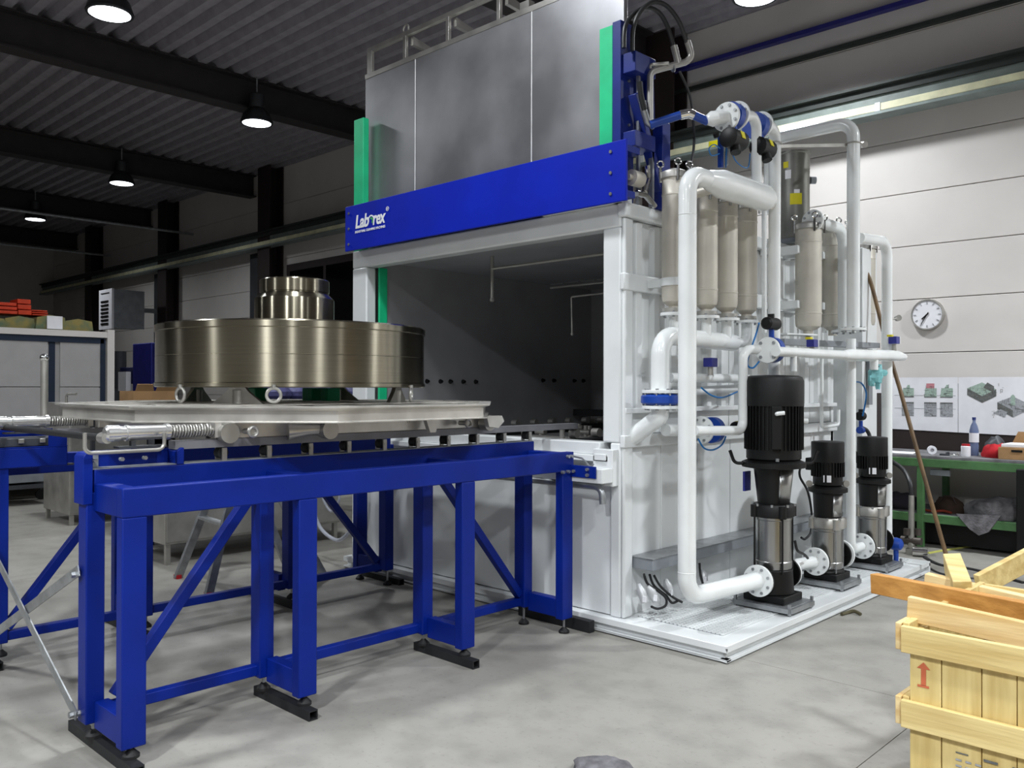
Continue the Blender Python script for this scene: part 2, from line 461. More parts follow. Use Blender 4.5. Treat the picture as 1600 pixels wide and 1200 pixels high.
# ceiling: trapezoidal steel deck, ribs running along the hall
prof = []; y = YB; pitch = 0.28
while y < YW:
    prof += [(y, ZC + 0.0), (y + 0.11, ZC + 0.0), (y + 0.15, ZC + 0.11), (y + 0.24, ZC + 0.11)]; y += pitch
m = MB(); n = len(prof); vs = [(XW0, p[0], p[1]) for p in prof] + [(XW1, p[0], p[1]) for p in prof]
m.add(vs, [(i, i + 1, n + i + 1, n + i) for i in range(n - 1)])
ce = struct(m.build('ceiling', deckm, smooth=False))
MB().box(XW0, XW1, YB, YW, ZC + 0.13, ZC + 0.18).build('roof_cover', dgrey, ce, smooth=False)
for bx in (-27.9, -22.6, -17.3, -11.9, -6.6, -1.2, 4.1):
    m = MB(); w = 0.14
    m.box(bx - w, bx + w, YB, YW - 0.02, 5.72, 5.745); m.box(bx - w, bx + w, YB, YW - 0.02, 6.17, 6.195); m.box(bx - 0.015, bx + 0.015, YB, YW - 0.02, 5.745, 6.17)
    m.build('roof_beam', beamm, ce, smooth=False)
for py, pz in ((3.0, 5.55),):
    pass
MB().cyl((-19.8, 4.4, 5.2), (-19.8, 9.5, 5.2), 0.03, n=8).build('conduit', galv, ce)
MB().cyl((-24.8, 4.0, 5.2), (-24.8, 9.5, 5.2), 0.03, n=8).build('conduit', galv, ce)
MB().box(-5.3, -5.15, 3.0, 6.4, 5.86, 5.94).build('cable_tray', galv, ce, smooth=False)

# lamps that show in the photograph
def lamp(x, y, label, w, z=5.5):
    t = thing('high_bay_lamp', (x, y, z), label, 'lamp', 'high bay lamps under the roof')
    m = MB(); m.lathe([(0.235, 0.0), (0.24, 0.015), (0.20, 0.13), (0.12, 0.22), (0.10, 0.23)], (x, y, z)); m.build('reflector', lampg, t)
    MB().lathe([(0.10, 0.23), (0.11, 0.25), (0.11, 0.42), (0.06, 0.45), (0.02, 0.46)], (x, y, z), n=24).build('ballast_housing', lampg, t)
    MB().cyl((x, y, z + 0.45), (x, y, ZC), 0.012, n=8).build('suspension_rod', galv, t)
    MB().lathe([(0.0, -0.012), (0.12, -0.010), (0.225, 0.002), (0.225, 0.012), (0, 0.012)], (x, y, z)).build('glass_disc', lampe, t)
    lamp_light('lamp_glow', (x, y, z - 0.04), w).parent = None
    return t
lamp(-9.40, 3.58, 'high bay lamp nearest the upper left corner of the photo', 200)
lamp(-11.7, 6.6, 'high bay lamp just left of the tall steel lift door', 120)
lamp(-17.1, 6.75, 'high bay lamp hanging above the turned steel drum', 90)
lamp(-22.3, 6.8, 'smallest and farthest high bay lamp at left', 80)
lamp(-4.25, 7.95, 'large bright high bay lamp above the pipework near the wall', 235)
dl = thing('high_bay_lamp', (-27.0, 5.9, 5.5), 'unlit round high bay lamp far off in the dark left corner', 'lamp')
MB().lathe([(0.0, 0), (0.235, 0.0), (0.24, 0.015), (0.20, 0.13), (0.12, 0.22), (0.0, 0.23)], (-27.0, 5.9, 5.5)).build('reflector', lampg, dl)
MB().cyl((-27.0, 5.9, 5.72), (-27.0, 5.9, ZC), 0.012, n=8).build('suspension_rod', galv, dl)

# ================================================================ THE WASHING MACHINE
XL, XR, YF, YR = -6.10, -3.25, 4.35, 7.50
WM = thing('washing_machine', (-4.6, 4.35, 0), 'large white industrial washing cabin with raised steel door and blue front beam', 'machine')
# skid / base
m = MB(); X1 = -2.47; Y0, Y1 = 4.30, 7.62
m.box(XL - 0.05, X1, Y0, Y1, 0.088, 0.1)
m.box(XL - 0.05, X1, Y0 + 0.0, Y0 + 0.012, 0.06, 0.088); m.box(X1 - 0.012, X1, Y0, Y1, 0.06, 0.088)
m.box(XL - 0.03, X1 - 0.03, Y0 + 0.03, Y0 + 0.04, 0.02, 0.06); m.box(X1 - 0.04, X1 - 0.03, Y0 + 0.03, Y1, 0.02, 0.06)
m.box(XL - 0.05, X1, Y0, Y0 + 0.05, 0.008, 0.022); m.box(X1 - 0.05, X1, Y0, Y1, 0.008, 0.022)
m.box(XL - 0.05, X1, Y1 - 0.03, Y1, 0.02, 0.088)
m.build('base_frame', white, WM, bevel=0.003)
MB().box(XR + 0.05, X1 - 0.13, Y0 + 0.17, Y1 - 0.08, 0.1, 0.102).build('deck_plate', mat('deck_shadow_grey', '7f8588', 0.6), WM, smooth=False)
m = MB(); xx = XR + 0.06
while xx < X1 - 0.135: m.box(xx, xx + 0.017, Y0 + 0.17, Y1 - 0.08, 0.102, 0.1075); xx += 0.029
yy = Y0 + 0.18
while yy < Y1 - 0.09: m.box(XR + 0.05, X1 - 0.13, yy, yy + 0.014, 0.102, 0.107); yy += 0.029
m.build('grating', white, WM, smooth=False)['kind'] = 'stuff'
m = MB()
for (x, y) in ((X1 - 0.06, Y0 + 0.06), (X1 - 0.06, 6.0), (X1 - 0.06, Y1 - 0.1)): m.cyl((x, y, 0), (x, y, 0.02), 0.03, n=10)
m.build('levelling_foot', blackp, WM)
# front frame around the opening
m = MB(); m.box(-3.39, XR, YF, YF + 0.10, 1.2, 2.56); m.build('front_post', white, WM, bevel=0.012)
m = MB(); m.box(XL, -5.90, YF, YF + 0.10, 0.10, 2.56); m.build('front_post', white, WM, bevel=0.012)
MB().box(XL, XR, YF, YF + 0.12, 2.56, 2.71).build('front_lintel', white, WM, bevel=0.012)
MB().box(-5.90, -3.335, YF + 0.015, YF + 0.06, 0.105, 1.10).build('front_lower_panel', white, WM, bevel=0.006)
MB().box(-3.33, XR, YF, YF + 0.10, 0.10, 1.2).build('front_corner_post', white, WM, bevel=0.012)
# sill of the opening: ledges
MB().box(-5.90, -3.39, YF - 0.03, YF + 0.10, 1.12, 1.20).build('opening_sill', white, WM, bevel=0.006)
MB().box(-5.85, -3.30, YF - 0.06, YF + 0.02, 1.08, 1.12).build('sill_flange', white, WM, bevel=0.004)
# bracket block at the right of the sill with the drain pipe below
MB().box(-3.75, -3.262, YF - 0.17, YF - 0.06, 0.955, 1.045).build('docking_tube', white, WM, bevel=0.004)
MB().box(-3.42, -3.262, YF - 0.06, YF, 0.93, 1.16).build('docking_plate', white, WM, bevel=0.004)
MB().box(-3.40, -3.31, YF - 0.075, YF - 0.06, 1.09, 1.13).build('latch', white, WM, bevel=0.004)
m = MB().tube([(-5.3, YF - 0.09, 0.925), (-3.325, YF - 0.09, 0.925), (-3.315, YF - 0.09, 0.82)], 0.022, 0.06); m.build('drain_pipe', galv, WM)
m = MB().tube([(-3.55, YF - 0.12, 1.11), (-3.46, YF - 0.12, 1.10), (-3.38, YF - 0.14, 1.055), (-3.35, YF - 0.14, 1.07)], 0.006, 0.02, n=8); m.build('limit_switch_lever', galv, WM)
# side wall: bays of ribbed panels between z bands
for k, (a, b) in enumerate([(4.45, 4.80), (4.80, 5.25), (5.25, 5.70), (5.70, 6.15), (6.15, 6.60), (6.60, 7.05), (7.05, 7.50)]):
    MB().box(XR - 0.05, XR - 0.012, a + 0.003, b - 0.003, 1.25, 2.62).build('side_panel', white, WM, bevel=0.004)
    m = MB(); yc = (a + b) / 2
    for q in (-0.10, 0.10):
        m.prism([(XR - 0.014, yc + q - 0.05), (XR + 0.018, yc + q - 0.03), (XR + 0.018, yc + q + 0.03), (XR - 0.014, yc + q + 0.05)], 1.42, 2.60, 'xy')
    m.build('stiffener', white, WM)
    MB().box(XR - 0.05, XR, a + 0.003, b - 0.003, 0.10, 1.20).build('lower_side_panel', white, WM, bevel=0.003)
MB().box(XR - 0.02, XR + 0.05, YF - 0.012, YR, 2.62, 2.712).build('top_band', white, WM, bevel=0.012)
MB().box(XR + 0.001, XR + 0.04, YF - 0.010, YR, 2.16, 2.27).build('side_band', white, WM, bevel=0.01)
MB().box(XR + 0.001, XR + 0.036, YF + 0.014, YR, 1.385, 1.42).build('side_band', white, WM, bevel=0.005)
MB().box(XR + 0.001, XR + 0.04, YF - 0.008, YR, 1.17, 1.25).build('side_band', white, WM, bevel=0.008)
MB().box(XR + 0.0005, XR + 0.03, YF + 0.004, YF + 0.10, 0.10, 2.62).build('corner_rib', white, WM, bevel=0.014)
# roof, left wall, rear wall
MB().box(XL, XR, YF + 0.1, YR, 2.66, 2.70).build('roof', white, WM, smooth=False)
MB().box(XL, XL + 0.05, YF + 0.1, YR, 0.1, 2.66).build('left_wall', white, WM, smooth=False)
MB().box(XL, XR, YR - 0.05, YR, 0.1, 2.66).build('rear_wall', white, WM, smooth=False)
# wash chamber liner
MB().box(-5.92, -5.88, YF + 0.14, 7.38, 1.12, 2.63).build('chamber_left_wall', inner_m, WM, smooth=False)
MB().box(-3.37, -3.33, YF + 0.14, 7.38, 1.12, 2.63).build('chamber_right_wall', inner_m, WM, smooth=False)
MB().box(-5.92, -3.33, 7.34, 7.38, 1.12, 2.63).build('chamber_rear_wall', inner_m, WM, smooth=False)
MB().box(-5.92, -3.33, YF + 0.14, 7.38, 2.61, 2.64).build('chamber_roof', inner_m, WM, smooth=False)
MB().box(-5.92, -3.33, YF + 0.14, 7.38, 1.08, 1.12).build('chamber_floor', inner_m, WM, smooth=False)
MB().box(-5.885, -5.86, YF + 0.11, YF + 0.19, 1.20, 2.56).build('door_guide', green, WM, bevel=0.003)
# nozzles along the left chamber wall
def nozzle(x, y, z):
    MB().cyl((x, y, z), (x + 0.03, y, z), 0.022, 0.012, n=10).build('nozzle', blackp, WM)
for px_y in (5.00, 5.16, 5.28, 5.44, 5.60): nozzle(-5.88, px_y, 1.60)
for px_y in (6.55, 6.72, 7.05, 7.2): nozzle(-5.88, px_y, 1.62)
# spray pipes under the roof
m = MB().tube([(-3.40, 4.85, 2.50), (-4.90, 4.85, 2.50)], 0.012, 0.03, n=8)
m.build('spray_pipe', steelm, WM)
MB().tube([(-4.90, 4.85, 2.60), (-4.90, 4.85, 2.26)], 0.014, n=8).ball((-4.90, 4.85, 2.25), 0.022, 8).build('spray_lance', steelm, WM)
MB().cyl((-3.40, 5.9, 2.46), (-5.2, 5.9, 2.46), 0.012, n=8).build('spray_pipe', steelm, WM)
MB().tube([(-3.955, 5.100, 2.255), (-4.280, 5.100, 2.249), (-4.272, 5.100, 1.961)], 0.007, 0.01, n=8).ball((-4.272, 5.100, 1.961), 0.013, 8).build('spray_lance', steelm, WM)
for i, xx in enumerate((-4.05, -3.85, -3.68, -3.52)):
    q = (-5.751, 6.600, 2.705)
    MB().box(q[0] + 0.20 * i - 0.09, q[0] + 0.20 * i + 0.09, 6.6, 6.72, q[2] - 0.035, q[2] + 0.035).build('duct_box', filt_m, WM, bevel=0.004)
    MB().box(q[0] + 0.20 * i - 0.085, q[0] + 0.20 * i + 0.085, 6.62, 6.72, q[2] + 0.04, 2.60).build('duct', inner_m, WM, smooth=False)
# rollers, rails and hoses inside on the chamber floor
for xx in (-3.85, -5.37):
    MB().box(xx - 0.04, xx + 0.04, 4.52, 7.3, 1.12, 1.19).build('inner_rail', darkst, WM, bevel=0.004)
    for i in range(11):
        y = 4.62 + 0.25 * i
        MB().cyl((xx - 0.03, y, 1.225), (xx + 0.03, y, 1.225), 0.032, n=14).build('inner_roller', steelm, WM)
for i, (px_, py_, w_, d_, h_) in enumerate([]): pass
for i, q in enumerate(((-6.047, 6.274, 1.140), (-6.536, 7.092, 1.140), (-5.444, 6.159, 1.140), (-6.267, 7.384, 1.140), (-4.950, 6.011, 1.140), (-5.863, 7.339, 1.140), (-7.076, 7.020, 1.140), (-4.723, 5.241, 1.140), (-4.411, 5.439, 1.140))):
    m = MB().cyl(q, (q[0], q[1], 1.20 + 0.02 * (i % 3)), 0.018, n=10).box(q[0] - 0.07, q[0] + 0.07, q[1] - 0.03, q[1] + 0.03, 1.12, 1.15).cyl((q[0] - 0.05, q[1], 1.185), (q[0] + 0.05, q[1], 1.185), 0.024, n=12)
    m.build('inner_clamp', steelm, WM)
for q in ((-6.307, 7.243, 1.200), (-6.450, 7.691, 1.200)):
    MB().cyl((q[0] - 0.05, q[1], 1.24), (q[0] + 0.05, q[1], 1.24), 0.04, n=14).build('inner_coupling', filt_m, WM)
MB().box(-5.85, -3.45, 7.0, 7.08, 1.25, 1.32).build('cross_duct', darkst, WM, smooth=False)
MB().tube([(-4.95, 7.15, 1.38), (-4.62, 7.15, 1.38)], 0.035, n=14).build('inner_buffer', steelm, WM)
MB().tube([(-4.52, 7.2, 1.33), (-4.52, 7.15, 1.40), (-4.42, 7.15, 1.40), (-4.42, 7.15, 1.30)], 0.03, 0.05, n=12).build('inner_elbow', steelm, WM)
for xx, yy in ((-4.2, 4.9), (-3.75, 5.3), (-3.6, 4.75), (-4.5, 5.6), (-4.0, 6.2)):
    MB().cyl((xx, yy, 1.12), (xx, yy, 1.23), 0.02, n=10).box(xx - 0.05, xx + 0.05, yy - 0.03, yy + 0.03, 1.12, 1.15).build('inner_clamp', steelm, WM)
MB().box(-4.6, -3.5, 5.0, 5.06, 1.12, 1.17).build('inner_bar', steelm, WM, smooth=False)
MB().box(-4.9, -3.6, 4.62, 4.68, 1.12, 1.16).build('inner_bar', steelm, WM, smooth=False)
MB().box(-3.62, -3.42, 4.62, 5.0, 1.12, 1.18).build('inner_plate', steelm, WM, bevel=0.003)

# blue fascia beam with the lettering
fb = MB().box(-6.045, -3.125, 4.235, 4.255, 2.69, 3.065).build('fascia_beam', bluef, WM, bevel=0.003)
MB().box(-6.03, -3.14, 4.255, 4.35, 2.72, 2.76).build('fascia_bracket', blue, WM, smooth=False)
MB().box(-6.03, -3.14, 4.255, 4.40, 3.0, 3.04).build('fascia_bracket', blue, WM, smooth=False)
m = MB()
for bx in (-5.99, -3.24):
    for bz in (2.745, 2.875, 3.005): m.cyl((bx, 4.228, bz), (bx, 4.24, bz), 0.011, n=8)
m.build('bolts', galv, fb)['kind'] = 'stuff'
lz, lx, ls = 2.868, -5.895, 0.118
tw = mat('logo_white', 'eef0f4', 0.5, 0, var=0.0)
gl = mat('logo_green', '3da84a', 0.5, 0, var=0.0)
rx = LX0 = 0
for body, xa, xb in (('Lab', 0.0, 0.186), ('rex', 0.238, 0.405)):
    o = text_mesh(body, 0.15, tw, 'logo_lettering', fb, (lx, 4.233, lz), (1, 0, 0), (0, 0, 1), 0.001, 0.004, 0.16, 0.95)
    fit(o, lx + xa - wpos(fb).x, lx + xb - wpos(fb).x)
text_mesh('®', 0.05, tw, 'logo_mark', fb, (lx + 0.41, 4.233, lz + 0.085), (1, 0, 0), (0, 0, 1), 0.001)
o = text_mesh('INDUSTRIAL CLEANING MACHINES', 0.028, tw, 'logo_tagline', fb, (lx, 4.233, lz - 0.042), (1, 0, 0), (0, 0, 1), 0.001, 0.0004, 0.1)
fit(o, lx - 0.005 - wpos(fb).x, lx + 0.40 - wpos(fb).x)
def arc_band(cx, cz, r0, r1, a0, a1, y, n=12):
    m = MB(); pts = []
    for i in range(n + 1):
        a = math.radians(a0 + (a1 - a0) * i / n)
        pts.append(((cx + r0 * math.cos(a), y, cz + r0 * math.sin(a)), (cx + r1 * math.cos(a), y, cz + r1 * math.sin(a))))
    vs = [p for q in pts for p in q]
    m.add(vs, [(2 * i, 2 * i + 1, 2 * i + 3, 2 * i + 2) for i in range(n)]); return m
arc_band(lx + 0.212, lz + 0.040, 0.032, 0.044, 20, 165, 4.2335).build('logo_ring', tw, fb)
arc_band(lx + 0.212, lz + 0.036, 0.014, 0.028, -60, 120, 4.2335).build('logo_leaf', gl, fb)

# raised lift door of sheet steel with two welded seams and a lifting rail on top
dr = MB().box(-6.06, -3.30, 4.45, 4.49, 2.72, 4.245).build('lift_door', door_m, WM, bevel=0.004)
for sx in (-5.386, -4.104): MB().box(sx - 0.004, sx + 0.004, 4.4475, 4.452, 2.74, 4.22).build('seam', mat('weld_seam', 'f0f0f0', 0.5, 0.2), dr, smooth=False)
MB().box(-6.06, -3.30, 4.446, 4.452, 4.205, 4.245).build('top_fold', steelm, dr, smooth=False)
m = MB().box(-6.11, -3.3, 4.505, 4.545, 4.465, 4.505).box(-6.11, -6.07, 4.505, 4.545, 4.0, 4.465)
m.build('lifting_rail', steelm, dr, bevel=0.003)
for xx in (-6.055, -5.59, -5.056, -4.49, -3.95):
    MB().box(xx - 0.015, xx + 0.02, 4.495, 4.525, 4.20, 4.465).build('rail_post', steelm, dr, bevel=0.002)
for xx in (-5.56, -5.03, -4.46):
    m = MB().prism([(4.545, 4.46), (4.85, 4.40), (4.85, 4.33), (4.82, 4.33), (4.82, 4.37), (4.545, 4.39)], xx - 0.004, xx + 0.03, 'yz'); m.build('rail_bracket', steelm, dr, smooth=False)
MB().torus((-5.60, 4.525, 4.535), (0, 1, 0), 0.034, 0.008).build('lifting_ring', steelm, dr)
MB().box(-4.27, -4.18, 4.5, 4.56, 4.245, 4.33).build('rail_bracket', steelm, dr, smooth=False)
# green guides and the blue lift frame
MB().box(-6.10, -5.965, 4.36, 4.42, 2.71, 3.84).build('door_guide', green, WM, bevel=0.006)
MB().box(-3.43, -3.325, 4.36, 4.42, 3.03, 3.855).build('door_guide', green, WM, bevel=0.004)
lf = MB().box(-3.325, -3.26, 4.36, 4.50, 2.71, 3.87).build('lift_frame', blue2, WM, bevel=0.004)
MB().box(-3.30, -3.28, 4.50, 4.66, 3.12, 3.62).build('web_plate', blue2, lf, smooth=False)
MB().box(-3.32, -3.16, 4.38, 4.60, 3.53, 3.655).build('upper_bracket', blue2, lf, bevel=0.004)
MB().box(-3.32, -3.16, 4.38, 4.60, 3.06, 3.16).build('lower_bracket', blue2, lf, bevel=0.004)
MB().bar((-3.20, 4.42, 3.40), (-3.20, 4.72, 2.80), 0.05, 0.06, (1, 0, 0)).build('diagonal_brace', blue2, lf, bevel=0.003)
MB().box(-3.24, -3.16, 4.68, 4.77, 2.71, 3.28).build('rear_post', blue2, lf, bevel=0.004)
MB().cyl((-3.22, 4.62, 3.25), (-3.22, 4.60, 3.62), 0.035, n=16).build('lift_cylinder', blue2, lf)
MB().cyl((-3.22, 4.60, 3.58), (-3.22, 4.60, 3.66), 0.045, n=16).build('cylinder_head', whitep, lf)
bolts((-3.26, 4.43, 3.50), (1, 0, 0), 0.012, 1, lf); bolts((-3.26, 4.43, 3.22), (1, 0, 0), 0.012, 1, lf)
MB().box(-3.22, -3.20, 4.47, 4.49, 2.71, 3.6).build('guide_rod', galv, lf, smooth=False)
MB().box(-3.20, -3.17, 4.58, 4.60, 2.71, 3.1).build('guide_rod', galv, lf, smooth=False)
MB().cyl((-3.18, 4.36, 2.86), (-3.18, 4.46, 2.86), 0.05, n=18).cyl((-3.18, 4.33, 2.86), (-3.18, 4.36, 2.86), 0.02, n=12).build('door_lock_motor', filt_m, lf)
MB().tube([(-3.17, 4.50, 2.79), (-3.17, 4.54, 2.88), (-3.17, 4.52, 2.96)], 0.018, 0.02, n=10).build('fitting', chrome, lf)
MB().tube([(-3.18, 4.42, 2.77), (-3.18, 4.52, 2.775), (-3.18, 4.62, 2.72)], 0.02, 0.05, n=12).build('curved_tube', chrome, lf)
MB().box(-3.9, -3.23, 4.32, 4.40, 2.71, 2.75).build('roof_plate', white, lf, bevel=0.003)
MB().box(-3.30, -3.22, 4.33, 4.43, 2.71, 2.79).build('roof_bracket', white, WM, bevel=0.004)
# ================================================================ PUMPS
def make_pump(c, label, group, big):
    x, y = c; t = thing('vertical_pump', (x, y, 0.1), label, 'pump', group)
    hx, hy = (0.19, 0.16) if big else (0.17, 0.15)
    m = MB()
    for a in (-1, 1):
        m.box(x - hx, x + hx, y + a * hy - 0.02, y + a * hy + 0.02, 0.118, 0.148); m.box(x + a * hx - 0.02, x + a * hx + 0.02, y - hy, y + hy, 0.118, 0.148)
    m.box(x - hx, x + hx, y - hy, y + hy, 0.146, 0.152)
    for a in (-1, 1):
        for b in (-1, 1): m.box(x + a * hx - 0.008, x + a * hx + 0.008, y + b * hy - 0.008, y + b * hy + 0.008, 0.106, 0.175)
    m.build('mounting_frame', galv, t, smooth=False)
    if big: zb, zs0, zs1, zh1, zn1, zr1, zm1, rs, rm, rr = 0.152, 0.36, 0.70, 0.785, 1.02, 1.075, 1.63, 0.118, 0.188, 0.205
    else: zb, zs0, zs1, zh1, zn1, zr1, zm1, rs, rm, rr = 0.152, 0.225, 0.52, 0.60, 0.78, 0.83, 1.155, 0.108, 0.116, 0.14
    # cast foot with four lugs and pump body
    m = MB().box(x - hx + 0.04, x + hx - 0.05, y - hy + 0.03, y + hy - 0.03, zb, zb + 0.05)
    m.lathe([(rs + 0.015, zb + 0.05), (rs + 0.005, zs0)], (x, y, 0), n=20)
    m.build('pump_foot', blackp, t, bevel=0.006)
    for a in (-1, 1):
        MB().cyl((x, y + a * 0.07, 0.30), (x, y + a * 0.185, 0.30), 0.055, n=20).cyl((x, y + a * 0.178, 0.30), (x, y + a * 0.196, 0.30), 0.10, n=32).build('port_flange', blackp, t)
    MB().lathe([(rs - 0.006, zs0), (rs, zs0 + 0.01), (rs, zs0 + 0.05), (rs - 0.004, zs0 + 0.055), (rs - 0.004, zs1 - 0.02), (rs, zs1 - 0.015), (rs, zs1)], (x, y, 0), n=40).build('steel_sleeve', steel, t)
    m = MB()
    for k in range(4):
        a = PI / 4 + k * PI / 2 + 0.12; px, py = x + (rs + 0.014) * math.cos(a), y + (rs + 0.014) * math.sin(a)
        m.cyl((px, py, zs0 - 0.02), (px, py, zs1 + 0.01), 0.007 if big else 0.005, n=8)
    m.build('tie_rods', blackp if big else galv, t)['kind'] = 'stuff'
    hm = blackp if big else steelm
    m = MB().lathe([(rs + 0.008, zs1), (rs + 0.018, zs1 + 0.008), (rs + 0.018, zh1 - 0.015), (rs + 0.008, zh1)], (x, y, 0), n=28)
    for k in range(4):
        a = PI / 4 + k * PI / 2 + 0.12; px, py = x + (rs + 0.014) * math.cos(a), y + (rs + 0.014) * math.sin(a); m.cyl((px, py, zs1), (px, py, zh1 - 0.006), 0.026, n=12)
    m.build('pump_head', hm, t)
    bolts((x, y, zh1 - 0.004), (0, 0, 1), rs + 0.014, 8, t, r=0.009, h=0.008)
    # motor stool: tapered, open on two sides behind steel coupling guards
    r0, r1 = (rs - 0.016, rm - 0.060) if big else (rs - 0.012, rm - 0.01)
    MB().lathe([(r0, zh1), (r0 + 0.002, zh1 + 0.02), (r1, zn1)], (x, y, 0), n=24).build('motor_stool', blackp, t)
    m = MB(); nseg = 8; vs = []
    for i in range(nseg + 1):
        a = math.radians(-46 + 55 * i / nseg)
        vs.append((x + (r0 + 0.006) * math.cos(a), y + (r0 + 0.006) * math.sin(a), zh1 + 0.012)); vs.append((x + (r1 + 0.003) * math.cos(a), y + (r1 + 0.003) * math.sin(a), zn1 - 0.005))
    m.add(vs, [(2 * i, 2 * i + 1, 2 * i + 3, 2 * i + 2) for i in range(nseg)]); g = m.build('coupling_guard', steel, t)
    so = g.modifiers.new('s', 'SOLIDIFY'); so.thickness = 0.003
    m = MB().lathe([(r1, zn1 - 0.005), (rr, zn1 + 0.008), (rr, zr1 - 0.015), (rm - 0.02, zr1)], (x, y, 0), n=32)
    m.build('stool_flange', blackp, t)
    # two lifting lugs that sweep up from the flange
    if big:
        for s in (-1, 1):
            dx, dy = s * 0.719, s * 0.694
            p = lambda r_, z_: (x + dx * r_, y + dy * r_, z_)
            MB().rings([(q, 0.011) for q in fillet([p(rr - 0.02, zn1 + 0.03), p(rr + 0.055, zn1 + 0.03), p(rr + 0.085, zn1 + 0.115)], 0.04)], 10).build('lifting_lug', blackp, t)
    else:
        for s in (-1, 1):
            dx, dy = s * 0.719, s * 0.694
            MB().cyl((x + dx * rr * .97 + 0.0, y + dy * rr * .97 - 0.01, zr1 + 0.015), (x + dx * rr * .97 + 0.012, y + dy * rr * .97 - 0.02, zr1 + 0.015), 0.024, n=16).build('round_cap', steelm, t)
    # motor: ribbed body and smooth fan cover
    zc = zm1 - (0.20 if big else 0.15)
    m = MB().lathe([(rm - 0.03, zr1 - 0.005), (rm - 0.012, zr1 + 0.01), (rm - 0.012, zc)], (x, y, 0), n=40)
    nr = 44 if big else 30
    for k in range(nr):
        a = 2 * PI * k / nr; ca, sa = math.cos(a), math.sin(a)
        if big and 0.1 < ((a / (2 * PI) - 0.80) % 1) < 0.0: continue
        m.bar((x + ca * (rm - 0.006), y + sa * (rm - 0.006), zr1 + 0.07), (x + ca * (rm - 0.006), y + sa * (rm - 0.006), zc), 0.005, 0.016, (ca, sa, 0))
    m.build('motor_body', blackp, t, smooth=True, sharp=30)
    rc = rm + (0.004 if big else 0.0)
    rad = 0.035 if big else 0.006
    MB().lathe([(rc, zc), (rc, zm1 - rad), (rc - rad * 0.3, zm1 - rad * 0.3), (rc - rad, zm1), (0.06, zm1 + 0.004), (0, zm1 + 0.004)], (x, y, 0), n=40).build('fan_cover', blackp, t)
    if big:
        a = math.radians(-58); ca, sa = math.cos(a), math.sin(a)
        MB().bar((x + ca * (rm + 0.01), y + sa * (rm + 0.01), zr1 + 0.08), (x + ca * (rm + 0.01), y + sa * (rm + 0.01), zc), 0.06, 0.03, (ca, sa, 0)).build('motor_fin_plate', blackp, t, bevel=0.004)
        MB().tube([(x + ca * (rm + 0.01), y + sa * (rm + 0.01), zc - 0.05), (x + ca * (rm + 0.05), y + sa * (rm + 0.05), zc - 0.045), (x + ca * (rm + 0.05) + 0.035, y + sa * (rm + 0.05) + 0.03, zc - 0.04)], 0.013, 0.01, n=10).build('cable_gland', whitep, t)
        MB().tube([(x + 0.13, y + 0.13, zc - 0.10), (x + 0.16, y + 0.16, zc - 0.10)], 0.018, n=10).build('cable_gland', whitep, t)
        MB().cyl((x + 0.1, y - (rr - 0.06), zr1), (x + 0.1, y - (rr - 0.06), zr1 + 0.02), 0.012, n=8).build('eye_bolt', galv, t)
        MB().box(x - 0.17, x - 0.155, y - 0.10, y - 0.02, 0.86, 0.99).build('type_plate', sensor, t, smooth=False)
    else:
        a = math.radians(-45); ca, sa = math.cos(a), math.sin(a)
        for w, q in ((0.05, -62), (0.014, -78)):
            a = math.radians(q); ca, sa = math.cos(a), math.sin(a)
            MB().bar((x + ca * (rm + 0.008), y + sa * (rm + 0.008), zr1 + 0.035), (x + ca * (rm + 0.008), y + sa * (rm + 0.008), zr1 + 0.085), w * 0.6, 0.003, (ca, sa, 0)).build('type_plate', paper, t, smooth=False)
        MB().box(x - rm - 0.03, x - rm + 0.03, y - 0.06, y + 0.03, zr1 + 0.11, zr1 + 0.20).build('terminal_box', blackp, t, bevel=0.006)
    return t
PX, PY1, PY2, PY3 = -2.70, 5.30, 6.18, 7.02
make_pump((PX, PY1), 'largest vertical pump with tall black motor, nearest of the three on the skid', 'vertical pumps on the skid', True)
make_pump((-2.72, PY2), 'small black topped vertical pump in the middle of the three on the skid', 'vertical pumps on the skid', False)
make_pump((-2.72, PY3), 'small black topped vertical pump at the far end of the white skid', 'vertical pumps on the skid', False)

# ================================================================ PIPEWORK
def pipe(pts, r, label, bend=0.1, name='pipe', group=None, m=None, flanges=(), n=20, parts=None):
    loc = Vector(pts[0]); t = thing(name, tuple(loc), label, 'pipe', group)
    MB().tube(pts, r, bend, n).build('pipe_run', m or whitep, t)
    for c, ax, R in flanges:
        mb = MB(); flange(mb, c, ax, R, 0.02); f = mb.build('flange', whitep, t, bevel=0.002); bolts(c, ax, R * 0.78, 8, f, r=0.010, h=0.018)
    return t
Y_ = (0, 1, 0); X_ = (1, 0, 0); Z_ = (0, 0, 1)
A = pipe([(-2.70, 5.10, 0.31), (-2.775, 4.37, 0.31), (-2.775, 4.37, 2.82), (-2.775, 4.62, 2.82)], 0.054, 'big white pipe standing in front, from the largest pump up to the filter header', 0.12, flanges=[((-2.70, 5.092, 0.305), Y_, 0.102)], n=28)
MB().rings([((-2.775, 4.58, 2.82), 0.055), ((-2.775, 4.76, 2.82), 0.088), ((-2.775, 5.30, 2.82), 0.088), ((-2.775, 5.36, 2.82), 0.07), ((-2.775, 5.40, 2.82), 0.03)], 28).build('header', whitep, A)
MB().torus((-2.775, 4.37, 2.57), Z_, 0.054, 0.002, 28, 6).build('weld_seam', whitep, A)
MB().torus((-2.775, 4.37, 0.46), Z_, 0.054, 0.002, 28, 6).build('weld_seam', whitep, A)
MB().tube([(-2.80, 4.43, 2.02), (-2.86, 4.47, 2.02)], 0.018, n=12).build('clamp_stub', whitep, A)
